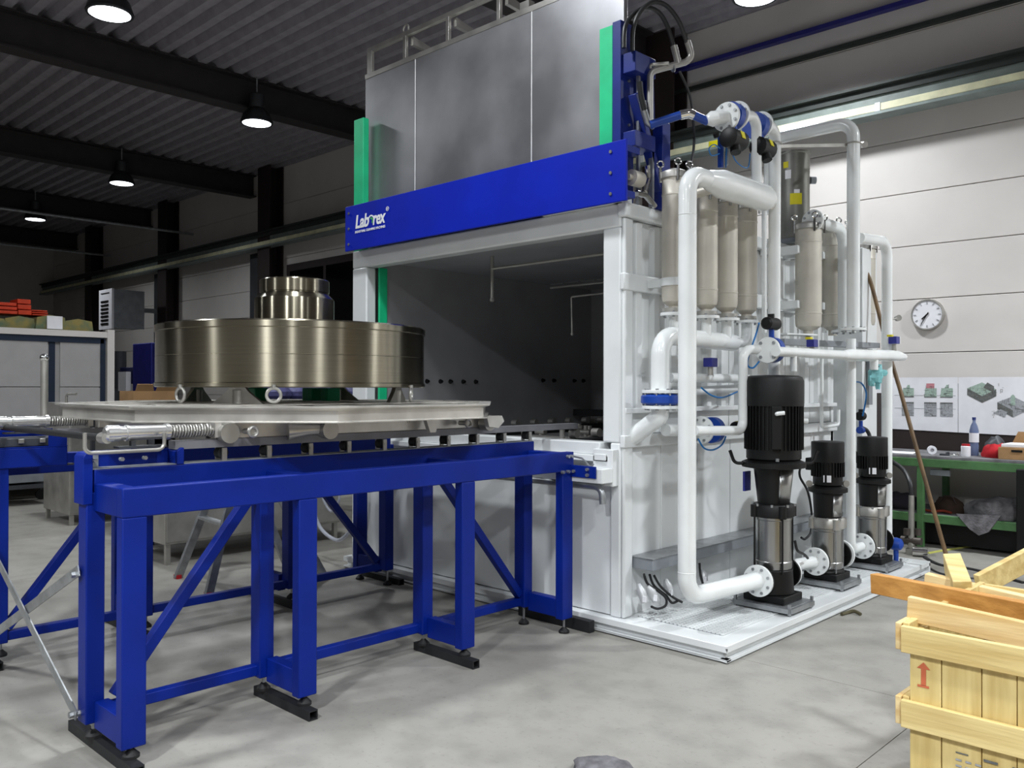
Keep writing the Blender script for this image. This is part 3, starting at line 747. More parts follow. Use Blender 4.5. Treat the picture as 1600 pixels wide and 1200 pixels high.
# pump discharge on top (V2) and P2 suction riser (V3)
pipe([(-2.775, 5.203, 2.887), (-2.775, 5.201, 3.348), (-2.775, 4.934, 3.287)], 0.034, 'white pipe rising from the filter header to the nearer actuated valve on top', 0.075, n=24, flanges=[((-2.775, 4.942, 3.289), Y_, 0.092)])
pipe([(-2.820, 5.321, 3.321), (-2.820, 5.549, 3.367), (-2.82, 5.53, 0.30), (-2.72, 5.99, 0.30)], 0.041, 'tall white pipe behind the large motor running down to the middle pump', 0.12, n=24, flanges=[((-2.72, 5.975, 0.30), Y_, 0.10), ((-2.820, 5.339, 3.325), Y_, 0.092)])
pipe([(-3.42, 6.64, 3.0), (-3.42, 6.64, 3.62), (-2.72, 6.64, 3.62), (-2.72, 6.64, 2.0)], 0.049, 'highest white pipe crossing over the tank and dropping to a flange', 0.12, n=24, flanges=[((-2.72, 6.64, 2.005), Z_, 0.10)])
pipe([(-2.900, 6.341, 2.831), (-2.900, 6.883, 2.840), (-2.900, 6.886, 2.008)], 0.045, 'grey white pipe bending from the far filter lid down behind the tallest pipe', 0.13, n=24, flanges=[((-2.900, 6.886, 2.008), Z_, 0.095), ((-2.900, 6.319, 2.828), Y_, 0.085)])
pipe([(-2.720, 6.759, 2.730), (-2.720, 7.330, 2.771), (-2.72, 7.33, 0.30), (-2.72, 7.215, 0.30)], 0.043, 'rightmost tall white pipe, bending down to the far pump', 0.12, n=24, flanges=[((-2.72, 7.225, 0.30), Y_, 0.095)])
pipe([(-2.72, 6.60, 1.93), (-2.72, 6.60, 0.30), (-2.72, 6.81, 0.30)], 0.036, 'thin white riser standing between the middle and the far pump', 0.07, n=20, flanges=[((-2.72, 6.815, 0.30), Y_, 0.10)])
# discharge flanges of the two nearer pumps
for yy, l in ((5.512, 'white ring flange on the rear port of the largest pump'), (6.392, 'white ring flange on the rear port of the middle pump')):
    t = thing('blind_flange', (-2.71, yy, 0.30), l, 'flange')
    f = flange(MB(), (-2.71, yy, 0.30), Y_, 0.105, 0.02).build('disc', whitep, t, bevel=0.002); bolts((-2.71, yy, 0.30), Y_, 0.08, 8, t, r=0.010, h=0.02)
# L pipe with valve (h)
pipe([(-2.760, 5.336, 1.807), (-2.840, 5.146, 1.803), (-2.840, 5.148, 1.266), (-2.840, 4.553, 1.286)], 0.031, 'slim white pipe bent in a C left of the large motor', 0.07, n=20)
# large elbow pipe with blue valve on the cabin side (i)
pipe([(-3.02, 5.34, 1.86), (-3.02, 4.45, 1.875), (-3.02, 4.45, 1.52)], 0.058, 'white manifold pipe under the bag filters with big bend down to the blue valve', 0.13, n=26, flanges=[((-3.02, 4.45, 1.525), Z_, 0.112)])
pipe([(-3.02, 4.45, 1.43), (-3.02, 4.45, 1.37), (-3.235, 4.46, 1.235)], 0.055, 'short white elbow below the blue ring valve, entering the cabin wall', 0.12, n=26, flanges=[((-3.02, 4.45, 1.428), Z_, 0.112)])
bv = thing('wafer_valve', (-3.02, 4.45, 1.475), 'blue wafer valve clamped between two white flanges on the cabin corner', 'valve')
MB().lathe([(0.10, -0.033), (0.118, -0.02), (0.118, 0.02), (0.10, 0.033)], (-3.02, 4.45, 1.476), n=32).build('valve_body', bluev, bv)
bolts((-3.02, 4.45, 1.476), Z_, 0.106, 8, bv, r=0.006, h=0.06, name='stud_bolts')
MB().tube([(-3.0, 4.55, 1.476), (-2.95, 4.68, 1.476)], 0.02, n=10).cyl((-2.95, 4.67, 1.43), (-2.95, 4.67, 1.52), 0.045, n=16).build('actuator', blackp, bv)
# small manifold pipes on the cabin side
pipe([(-3.120, 4.703, 1.614), (-3.120, 5.720, 1.615)], 0.032, 'upper of two short horizontal white pipes behind the big front pipe', 0.05, m=whitep)
pipe([(-3.180, 4.900, 1.518), (-3.180, 5.754, 1.549)], 0.030, 'lower of two short horizontal white pipes behind the big front pipe', 0.05, m=white)
pipe([(-3.140, 4.690, 1.275), (-3.140, 5.075, 1.261)], 0.04, 'short white branch pipe low on the cabin behind the front pipe', 0.05, flanges=[((-3.140, 5.123, 1.260), Y_, 0.095)])
# long horizontal pipe (j)
J = pipe([(-2.650, 5.228, 1.788), (-2.650, 6.315, 1.794)], 0.034, 'long horizontal white collector pipe leading right from the round valve flange', 0.05, n=20)
MB().rings([((-2.650, 6.292, 1.793), 0.034), ((-2.650, 6.385, 1.796), 0.046), ((-2.650, 7.339, 1.818), 0.046), ((-2.650, 7.514, 1.812), 0.03)], 20).build('collector_end', whitep, J)
MB().tube([(-2.650, 6.877, 1.774), (-2.650, 6.877, 1.693)], 0.03, n=14).build('branch_stub', whitep, J)
MB().tube([(-2.650, 5.483, 1.766), (-2.650, 5.484, 1.662)], 0.022, n=14).build('branch_stub', whitep, J)
# rear support tubes seen between the filters
for a, b, l in ((1194, 1.95, 'thin white upright post behind the round valve flange'), (1287, 2.0, 'thin white upright post between the far filters')):
    pipe([(-3.100, 5.933, 1.961) if a == 1194 else (-3.100, 6.975, 2.011), (-3.100, 5.930, 2.872) if a == 1194 else (-3.100, 6.972, 2.920)], 0.018, l, name='support_tube')
pipe([(-3.050, 6.814, 1.791), (-3.050, 6.816, 1.226), (-3.050, 7.140, 1.237), (-3.050, 7.139, 1.367)], 0.014, 'thin white U shaped pipe hanging under the collector behind the motors', 0.03, n=12)
st = thing('pipe_strut', (-2.850, 5.506, 3.217), 'thin grey strut bar tying two tall white pipes together near their tops', 'bracket')
MB().bar((-2.870, 5.535, 3.231), (-2.740, 6.845, 3.488), 0.016, 0.022).build('bar', steelm, st, smooth=False)
MB().cyl((-2.760, 6.895, 3.502), (-2.720, 6.871, 3.490), 0.026, n=12).build('end_knob', steelm, st)
MB().torus((-2.72, 6.64, 3.45), Z_, 0.052, 0.006).build('clamp', steelm, st)
MB().torus((-2.82, 5.53, 3.24), Z_, 0.052, 0.006).build('clamp', steelm, st)

# valves with pneumatic actuators
def act_valve(c, ax, label, aim=(0.3, -0.2, -0.9), R=0.085, alen=0.15, s=1.0):
    c = Vector(c); t = thing('actuated_valve', tuple(c), label, 'valve')
    ax = Vector(ax).normalized(); d = Vector(aim).normalized()
    MB().cyl(c - ax * 0.028, c + ax * 0.028, R, n=28).cyl(c, c + d * (R + 0.05), 0.018 * s, n=12).build('valve_disc_body', bluev, t)
    k = c + d * (R + 0.05 + 0.04)
    w = d.cross(ax).normalized()
    if w.length < 0.1: w = Vector((1, 0, 0))
    MB().rings([(k - ax * alen / 2, 0.03 * s), (k - ax * (alen / 2 - 0.01), 0.042 * s), (k + ax * (alen / 2 - 0.01), 0.042 * s), (k + ax * alen / 2, 0.03 * s)], 14).cyl(k, k + d * 0.065 * s, 0.022 * s, n=12).build('actuator', blackp, t)
    MB().bar(k - ax * 0.02 + d * 0.0 + w * 0.043 * s, k + ax * 0.02 + w * 0.043 * s, 0.03 * s, 0.004, w).build('rating_label', yellow, t, smooth=False)
    return t
act_valve((-2.775, 4.878, 3.270), Y_, 'nearer blue valve with black actuator hanging under the top flanges', (0.25, -0.25, -0.9), 0.088, 0.17, 1.5)
act_valve((-2.820, 5.277, 3.307), Y_, 'blue valve with black actuator partly hidden behind the tall white pipes', (0.35, -0.1, -0.9), 0.088, 0.17, 1.5)
act_valve((-2.720, 5.312, 1.801), Y_, 'valve with black actuator standing on blue stem above the large motor', (0.0, -0.05, 1), 0.085, 0.15, 1.0)
av = act_valve((-2.950, 7.362, 1.190), Y_, 'small black actuator valve on the cabin rear, above the far pump', (0, 0, 1), 0.03, 0.09, 0.9)
act_valve((-3.140, 5.265, 1.255), Y_, 'valve with black actuator low on the cabin, behind the C shaped pipe', (0.75, 0.6, 0.1), 0.09, 0.12, 1.0)
f = thing('round_flange', (-2.720, 5.285, 1.800), 'round white bolted flange at the left end of the long collector pipe', 'flange')
flange(MB(), (-2.720, 5.259, 1.799), Y_, 0.086, 0.02).build('disc', whitep, f, bevel=0.002); bolts((-2.720, 5.259, 1.799), Y_, 0.066, 4, f, r=0.012, h=0.018)
# feeder line from the lift frame (blue and bare metal) to the top valve
bl = pipe([(-3.120, 4.483, 3.202), (-2.980, 4.608, 3.261)], 0.026, 'blue pipe with bare metal elbow running from lift frame to the top valve', 0.05, m=bluev)
MB().tube([(-2.980, 4.608, 3.261), (-2.940, 4.641, 3.272), (-2.920, 4.668, 3.261)], 0.030, 0.03, n=16).build('bare_elbow', chrome, bl)
MB().tube([(-2.920, 4.668, 3.261), (-2.860, 4.736, 3.224)], 0.027, n=16).build('blue_section', bluev, bl)
MB().rings([((-2.860, 4.720, 3.228), 0.030), ((-2.840, 4.748, 3.238), 0.050), ((-2.800, 4.757, 3.240), 0.044), ((-2.775, 4.815, 3.252), 0.040)], 20).build('reducer', whitep, bl)
ff = flange(MB(), (-2.775, 4.815, 3.252), Y_, 0.092, 0.02).build('flange', whitep, bl, bevel=0.002); bolts((-2.775, 4.815, 3.252), Y_, 0.073, 8, ff, r=0.010, h=0.018)
MB().tube([(-3.120, 4.525, 3.199), (-3.140, 4.484, 3.219), (-3.140, 4.442, 3.290), (-3.140, 4.428, 3.343)], 0.022, 0.02, n=12).build('bare_fitting', galv, bl)
# manifold of bare steel pipe at the top of the lift
ms = thing('steel_manifold', (-3.140, 4.526, 3.236), 'bare steel pipe manifold with two upturned stubs at the lift top', 'pipe')
MB().tube([(-3.140, 4.512, 3.233), (-3.140, 4.510, 3.549), (-3.000, 4.704, 3.627), (-2.970, 4.724, 3.661), (-2.990, 4.703, 3.758)], 0.021, 0.05, n=14).build('pipe_run', steelm, ms)
MB().tube([(-3.030, 4.662, 3.611), (-3.050, 4.641, 3.724)], 0.022, n=14).build('hose_stub', steelm, ms)
MB().tube([(-3.160, 4.539, 3.578), (-3.160, 4.539, 3.603), (-3.050, 4.584, 3.598)], 0.013, 0.03, n=10).build('side_pipe', steelm, ms)
MB().cyl((-3.060, 4.635, 3.587), (-3.055, 4.642, 3.591), 0.03, n=16).build('clamp_ring', galv, ms)
h1 = tag(hose([(-2.990, 4.696, 3.748), (-3.000, 4.615, 3.865), (-3.050, 4.547, 3.955), (-3.100, 4.465, 3.960), (-3.150, 4.399, 3.882), (-3.180, 4.380, 3.781), (-3.180, 4.374, 3.651)], 0.014).build('black_hose', hoseb), 'outer black hose arching from the rightmost metal stub over to the lift', 'hose')
h2 = tag(hose([(-3.050, 4.634, 3.730), (-3.060, 4.591, 3.826), (-3.100, 4.550, 3.923), (-3.140, 4.467, 3.941), (-3.180, 4.387, 3.887), (-3.200, 4.327, 3.795), (-3.200, 4.314, 3.659)], 0.014).build('black_hose', hoseb), 'inner black hose arching from the left metal stub over to the lift', 'hose')
tag(hose([(-3.000, 4.631, 3.546), (-3.000, 4.750, 3.421), (-3.000, 4.796, 3.226), (-3.000, 4.796, 3.102), (-3.000, 4.766, 2.989)], 0.008).build('black_cable', hoseb), 'thin black cable hanging from the metal manifold behind the blue pipe', 'cable')
tag(hose([(-3.130, 4.380, 3.448), (-3.130, 4.400, 3.365), (-3.130, 4.435, 3.286)], 0.018).build('black_hose', hoseb), 'short thick black hose inside the blue lift frame', 'hose')

# bag filters
def bag_filter(c, z0, z1, r, label, group='bag filters beside the cabin', feet=True):
    x, y = c; t = thing('bag_filter', (x, y, z0), label, 'filter', group); h = z1 - z0
    MB().lathe([(0.02, -0.012), (r * 0.6, 0.0), (r * 0.92, 0.022), (r, 0.05), (r, 0.115), (r * 1.03, 0.118), (r * 1.03, 0.128), (r, 0.131), (r, h * 0.80), (r * 1.03, h * 0.803), (r * 1.03, h * 0.815), (r, h * 0.82), (r, h - 0.06)], (x, y, z0), n=36).build('vessel', filt_m, t)
    MB().lathe([(r, h - 0.065), (r * 1.14, h - 0.06), (r * 1.14, h - 0.03), (r * 1.1, h - 0.02), (r * 0.5, h), (0, h)], (x, y, z0), n=36).build('lid', steelm, t)
    for k, a in enumerate((-2.2, -0.75, 0.6)):
        ca, sa = math.cos(a), math.sin(a)
        e = MB().cyl((x + ca * r * 1.2, y + sa * r * 1.2, z0 + h - 0.09), (x + ca * r * 1.2, y + sa * r * 1.2, z0 + h + 0.01), 0.009, n=8)
        e.torus((x + ca * r * 1.2, y + sa * r * 1.2, z0 + h + 0.03), (0.7, -0.7, 0), 0.02, 0.006, 16, 8).build('eye_nut', chrome, t)
    MB().cyl((x, y, z0 - 0.05), (x, y, z0), 0.035, n=16).build('outlet_neck', filt_m, t)
    if feet: MB().cyl((x, y, z0 - 0.045), (x, y, z0 - 0.02), r * 0.95, n=28).build('outlet_flange', steelm, t)
    return t
FY = [(-3.03, 4.62), (-3.0, 4.95), (-3.0, 5.21), (-3.0, 5.48)]
labs = ['leftmost bag filter, half hidden behind the big front pipe', 'bag filter just right of the big front pipe', 'third bag filter from the left under the header', 'rightmost of the four bag filters under the header']
for i, ((x, y), l) in enumerate(zip(FY, labs)):
    bag_filter((x, y), 2.07, 2.93 if i == 0 else 2.86, 0.078 if i == 0 else 0.074, l)
    r_ = thing('filter_riser', (x, y, 1.9), ['white riser with flange under the leftmost bag filter', 'white riser with flange under the second bag filter', 'white riser with flange under the third bag filter', 'white curved riser under the rightmost bag filter'][i], 'pipe', 'filter risers on the manifold')
    f = flange(MB(), (x, y, 2.012), Z_, 0.088, 0.02).build('flange', whitep, r_, bevel=0.002); bolts((x, y, 2.012), Z_, 0.07, 6, f, r=0.008, h=0.02)
    if i < 3: MB().cyl((x, y, 1.88), (x, y, 2.005), 0.034, n=18).build('riser_pipe', whitep, r_)
    else: MB().tube([(x, y, 2.005), (x, y, 1.865), (x - 0.01, 5.30, 1.86)], 0.034, 0.09, n=18).build('riser_pipe', whitep, r_)
    if i: MB().tube([(x + 0.0, y, 2.82), (x + 0.12, y, 2.84), (-2.79, y - 0.02, 2.80)], 0.03, 0.04, n=12).build('inlet_elbow', filt_m, r_); 
    else: MB().cyl((x, y + 0.05, 2.75), (-2.80, y + 0.06, 2.78), 0.03, n=12).build('inlet_elbow', filt_m, r_)
for nm_, (x, y) in zip(('white clamp band around the leftmost bag filter',), FY[:1]):
    t = thing('clamp_band', (x, y, 2.2), nm_, 'bracket')
    MB().box(x - 0.2, x - 0.05, y - 0.03, y + 0.03, 2.19, 2.24).lathe([(0.081, 2.19), (0.085, 2.19), (0.085, 2.24), (0.081, 2.24)], (x, y, 0), n=32).build('band', white, t)
x, y, z = (-2.950, 6.352, 1.999)
bf = bag_filter((x, y), z, z + 0.83, 0.098, 'wide stained steel filter standing alone right of the thin white post', None, feet=False)
MB().tube([(x, y, z + 0.04), (x, y, z - 0.10)], 0.022, n=12).build('drain_neck', steelm, bf)
m = MB()
for zz in (z + 0.16, z + 0.58):
    m.box(x - 0.26, x - 0.02, y - 0.14, y - 0.08, zz, zz + 0.06); m.box(x - 0.26, x - 0.02, y + 0.08, y + 0.14, zz, zz + 0.06); m.box(x - 0.3, x - 0.24, y - 0.2, y + 0.2, zz, zz + 0.06)
    m.build('holding_bracket', white, bf, bevel=0.003); m = MB()
x, y, z = (-3.050, 7.023, 2.038)
bf2 = bag_filter((x, y), z, z + 0.86, 0.098, 'grey filter half hidden behind the two tall white pipes at right', None, feet=False)
for zz in (z + 0.16, z + 0.58):
    MB().box(x - 0.22, x - 0.02, y - 0.14, y - 0.08, zz, zz + 0.06).build('holding_bracket', white, bf2, bevel=0.003)
x, y, z = (-2.820, 6.906, 2.254)
bf3 = bag_filter((-3.120, 7.886, 2.084)[:2], z - 0.15, z + 0.62, 0.085, 'far filter at the right, topped by a chrome eye nut', None, feet=False)

# grey mounting shelf behind the collector, air tank, tall tank on the roof
sh = thing('pipe_shelf', (-3.000, 5.958, 1.887), 'grey horizontal channel shelf carrying the flanges behind the collector', 'bracket')
MB().bar((-2.980, 5.919, 1.889), (-2.980, 7.733, 1.927), 0.10, 0.045).build('channel', grey, sh, smooth=False)
MB().bar((-2.980, 5.898, 1.945), (-2.980, 6.405, 1.959), 0.16, 0.012).build('plate', white, sh, smooth=False)
sw = thing('side_cabinet', (-3.1, 7.9, 0), 'tall plain white cabinet at the far end of the cabin, behind the pipes', 'cabinet')
MB().box(-3.55, -3.05, 7.65, 7.98, 0.05, 2.80).build('body', white, sw, bevel=0.006)
MB().box(-3.04, -3.02, 7.72, 7.80, 1.4, 1.9).build('cable_duct', grey, sw, smooth=False)
dk = thing('dark_board', (-3.35, 8.2, 0), 'narrow dark upright panel seen between pipe and cabinet at the rear', 'panel')
MB().bar((-3.276, 8.600, 1.501), (-3.275, 8.600, -0.006), 0.14, 0.03, (1, 0, 0)).build('panel_sheet', brownst, dk, smooth=False)
tk = thing('steam_duct', (-3.200, 6.618, 2.989), 'stainless steel vertical duct with yellow and white stickers on the cabin roof', 'duct')
cx, cy, cz = (-3.200, 6.618, 2.989); c2 = (-3.200, 6.617, 3.458)
MB().lathe([(0.125, 2.70), (0.125, c2[2] - 0.02), (0.13, c2[2] - 0.015), (0.13, c2[2]), (0.115, c2[2]), (0.115, c2[2] - 0.05), (0, c2[2] - 0.05)], (cx, cy, 0), n=40).build('duct_body', mat('dull_duct_steel', '8a8a84', 0.45, 0.9), tk)
def sticker(px_a, w, z0, z1, m_, nm='sticker'):
    a0 = px_a; k = 4; vs = []
    for i in range(k + 1):
        a = a0 + w * (i / k - 0.5)
        vs += [(cx + 0.1265 * math.cos(a), cy + 0.1265 * math.sin(a), z0), (cx + 0.1265 * math.cos(a), cy + 0.1265 * math.sin(a), z1)]
    MB().add(vs, [(2 * i, 2 * i + 1, 2 * i + 3, 2 * i + 2) for i in range(k)]).build(nm, m_, tk)
av_ = math.atan2(-cy, -cx)
sticker(av_ + 0.15, 0.75, cz + 0.03, cz + 0.12, yellow); sticker(av_ + 0.2, 0.35, cz + 0.12, cz + 0.15, paper)
sticker(av_ - 0.50, 0.35, cz + 0.33, cz + 0.38, yellow); sticker(av_ - 0.35, 0.38, cz + 0.24, cz + 0.31, paper)
MB().cyl((cx + 0.10, cy + 0.09, cz + 0.25), (cx + 0.13, cy + 0.12, cz + 0.25), 0.03, n=12).build('side_port', grey, tk)
MB().box(cx - 0.2, cx + 0.16, cy - 0.2, cy + 0.16, 2.705, 2.74).build('roof_collar', grey, tk, bevel=0.003)
# blue cabled post at the top between front filters
bp = thing('valve_terminal', (-2.980, 5.097, 3.073), 'blue upright terminal block with coiled air hoses above the filters', 'valve')
MB().bar((-2.980, 5.097, 3.022), (-2.980, 5.096, 3.236), 0.03, 0.03, (1, 0, 0)).build('terminal_block', bluev, bp, bevel=0.003)
hose([(-2.950, 5.029, 3.097), (-2.950, 4.933, 3.065), (-2.950, 4.901, 3.105), (-2.950, 4.964, 3.143), (-2.950, 5.037, 3.132)], 0.004, n=6).build('air_hose', hosebl, bp)
hose([(-2.930, 5.077, 3.009), (-2.930, 5.101, 3.171), (-2.930, 5.211, 3.077), (-2.930, 5.367, 3.063), (-2.930, 5.402, 3.167)], 0.004, n=6).build('air_hose', hosebl, bp)
MB().bar((-2.950, 5.120, 3.038), (-2.950, 5.136, 3.268), 0.018, 0.018, (1, 0, 0)).build('post', galv, bp)
MB().cyl((-2.950, 4.980, 3.222), (-2.950, 4.996, 3.200), 0.02, n=10).build('regulator', blackp, bp)
# sensors
def sensor_box(p, label, s=0.055):
    p = Vector(p); t = thing('pressure_sensor', tuple(p), label, 'sensor')
    MB().box(p.x - s * .6, p.x + s * .6, p.y - s * .7, p.y + s * .7, p.z - s * .5, p.z + s * .6).build('housing', sensor, t, bevel=0.004)
    MB().box(p.x - s * .4, p.x + s * .62, p.y + s * .7, p.y + s * .95, p.z - s * .5, p.z + s * .6).build('display_face', white, t, bevel=0.002)
    MB().cyl(p - Vector((0, 0, s * 1.5)), p - Vector((0, 0, s * .5)), s * 0.35, n=12).build('stem', steelm, t)
    return t
sensor_box((-3.050, 5.088, 1.717), 'navy blue pressure sensor behind the slim C shaped pipe')
sensor_box((-2.800, 6.093, 1.876), 'navy blue sensor with yellow tag left of centre on the collector pipe', 0.05)
sensor_box((-2.650, 7.296, 1.943), 'navy blue sensor with yellow tag at the right end of the collector', 0.055)
for p_, l in (((-2.750, 5.932, 1.905), 'yellow tag on the sensor above the middle of the collector'), ((-2.620, 7.130, 1.972), 'yellow tag on the sensor at the right end of the collector')):
    tag(MB().box(p_[0] - .02, p_[0] + .02, p_[1] - .02, p_[1] + .02, p_[2] - .006, p_[2] + .01).build('yellow_tag', yellow, bevel=0.002), l, 'tag')
g = thing('pressure_gauge', (-2.700, 7.506, 2.144), 'small round pressure gauge sticking out right of the rightmost tall pipe', 'gauge')
gc = Vector((-2.700, 7.521, 2.145))
MB().cyl(gc + Vector((-.012, 0.012, 0)), gc + Vector((.012, -.012, 0)), 0.026, n=20).cyl((-2.720, 7.388, 2.122), gc, 0.006, n=8).build('case', steelm, g)
# teal glove tied over the open pipe stub
gl_ = thing('teal_glove', (-2.700, 7.060, 1.661), 'teal rubber glove tied over an open pipe stub at the right', 'glove')
c = Vector((-2.650, 6.916, 1.663))
lump((c.x, c.y, c.z - 0.075), 0.055, 0.07, 0.075, teal, 'wrap', gl_, 61, 10, 10, 2.0, -0.9)
lump((c.x + 0.02, c.y + 0.07, c.z - 0.02), 0.045, 0.05, 0.03, teal, 'finger', gl_, 62, 8, 10, 2.0, -0.9)
lump((c.x - 0.02, c.y - 0.045, c.z - 0.10), 0.03, 0.035, 0.05, teal, 'finger', gl_, 63, 8, 10, 2.0, -0.9)
lump((c.x + 0.01, c.y + 0.01, c.z - 0.13), 0.02, 0.02, 0.045, teal, 'finger', gl_, 64, 8, 10, 2.0, -0.9)
MB().torus(c + Vector((0, 0, 0.055)), Z_, 0.03, 0.006).build('clip', blackp, gl_)
# blue air hoses and cables
tag(hose([(-3.100, 5.057, 1.548), (-3.100, 5.189, 1.496), (-3.100, 5.341, 1.482), (-3.100, 5.536, 1.521)], 0.006).build('air_hose', hosebl), 'blue air hose sagging between small valve and C shaped pipe, upper one', 'hose')
tag(hose([(-3.100, 5.018, 1.205), (-3.100, 5.091, 1.141), (-3.100, 5.206, 1.122), (-3.100, 5.325, 1.152), (-3.100, 5.377, 1.208)], 0.006).build('air_hose', hosebl), 'blue air hose loop hanging under the low valve', 'hose')
tag(hose([(-2.780, 5.251, 1.724), (-2.800, 5.201, 1.681), (-2.850, 5.225, 1.725), (-2.900, 5.440, 1.930), (-2.850, 5.382, 1.990)], 0.006).build('air_hose', hosebl), 'blue air hose running up to the actuator above the large motor', 'hose')
tag(hose([(-2.900, 7.065, 1.599), (-2.900, 7.236, 1.594), (-2.900, 7.345, 1.519), (-2.900, 7.331, 1.421), (-2.900, 7.277, 1.313)], 0.007).build('air_hose', hosebl), 'thin curved blue hose below the teal glove', 'hose')
tag(hose([(-2.950, 7.376, 1.211), (-2.920, 7.410, 1.189), (-2.900, 7.429, 1.135), (-2.850, 7.328, 1.070)], 0.016).build('black_hose', hoseb), 'short thick black hose entering the far pump motor from above', 'hose')
tag(hose([(-2.900, 6.302, 0.979), (-2.950, 6.234, 0.946), (-2.950, 6.213, 0.875), (-2.950, 6.344, 0.752), (-2.950, 6.411, 0.587), (-2.950, 6.401, 0.439), (-2.950, 6.301, 0.392), (-2.950, 6.236, 0.410)], 0.009).build('black_cable', rubber), 'black motor cable looping down left of the middle pump', 'cable')
tag(hose([(-2.600, 5.402, 0.536), (-2.600, 5.440, 0.467), (-2.650, 5.641, 0.407), (-2.700, 5.808, 0.350)], 0.009).build('black_cable', rubber), 'short black cable at the foot of the largest pump', 'cable')
# cable duct with hanging cables and plugs
cd = thing('cable_duct', (-3.16, 4.5, 0.44), 'grey shallow cable duct running low along the cabin side', 'duct')
MB().box(-3.248, -3.08, 4.46, 7.3, 0.405, 0.475).build('trunking', grey, cd, bevel=0.003)
MB().box(-3.246, -3.075, 4.455, 7.3, 0.475, 0.48).build('cover', galv, cd, smooth=False)
cabs = [((1006, 897), (1012, 910), (1022, 920), (1038, 930), (1042, 942), (1030, 951), (1018, 948)), ((1015, 898), (1022, 915), (1040, 930), (1052, 942), (1066, 940)), ((1022, 899), (1032, 916), (1050, 932), (1058, 943), (1048, 942)), ((1030, 898), (1033, 908), (1052, 930), (1068, 941)), ]
cl = ['black cable curling furthest left under the cable duct', 'black cable hanging second from left under the cable duct', 'black cable hanging third from left under the cable duct', 'black cable hanging fourth from left under the cable duct']
for i, (cp, l) in enumerate(zip(([(-3.140, 4.452, 0.380), (-3.140, 4.493, 0.313), (-3.100, 4.534, 0.273), (-3.060, 4.574, 0.224), (-3.040, 4.544, 0.185), (-3.040, 4.460, 0.180), (-3.040, 4.391, 0.205)], [(-3.140, 4.514, 0.367), (-3.140, 4.563, 0.290), (-3.100, 4.634, 0.223), (-3.050, 4.631, 0.184), (-3.050, 4.704, 0.187)], [(-3.120, 4.534, 0.362), (-3.100, 4.576, 0.290), (-3.060, 4.646, 0.220), (-3.020, 4.702, 0.180)], [(-3.120, 5.069, 0.361), (-3.120, 5.078, 0.295), (-3.100, 5.078, 0.225)]), cl[:3] + ['black cable dropping straight behind the big front pipe'])):
    tag(hose(cp, 0.008, n=8).build('black_cable', rubber), l, 'cable')
for i, (p, q, l) in enumerate([((-3.150, 4.411, 0.325), (-3.100, 4.409, 0.215), 'clear wrapped plug end, leftmost below the cable duct'), ((-3.120, 4.465, 0.305), (-3.080, 4.504, 0.217), 'clear wrapped plug end, second below the cable duct'), ((-3.120, 4.663, 0.318), (-3.080, 4.662, 0.222), 'clear wrapped plug end, third below the cable duct'), ((-3.140, 5.143, 0.304), (-3.120, 5.127, 0.231), 'clear wrapped plug end right of the big front pipe')]):
    t = thing('wrapped_plug', q, l, 'plug', 'plugs below the cable duct')
    MB().rings([(p, 0.012), (Vector(p).lerp(Vector(q), .4), 0.030), (q, 0.026)], 12).build('plug', mat('plug_clear_%d' % i, 'b9bbbd', 0.35, 0.2), t)
    mid = Vector(p).lerp(Vector(q), .75) + Vector((0.022, -0.022, 0)); MB().box(mid.x - .012, mid.x + .012, mid.y - .004, mid.y + .004, mid.z - .018, mid.z + .018).build('tag_label', paper, t, smooth=False)

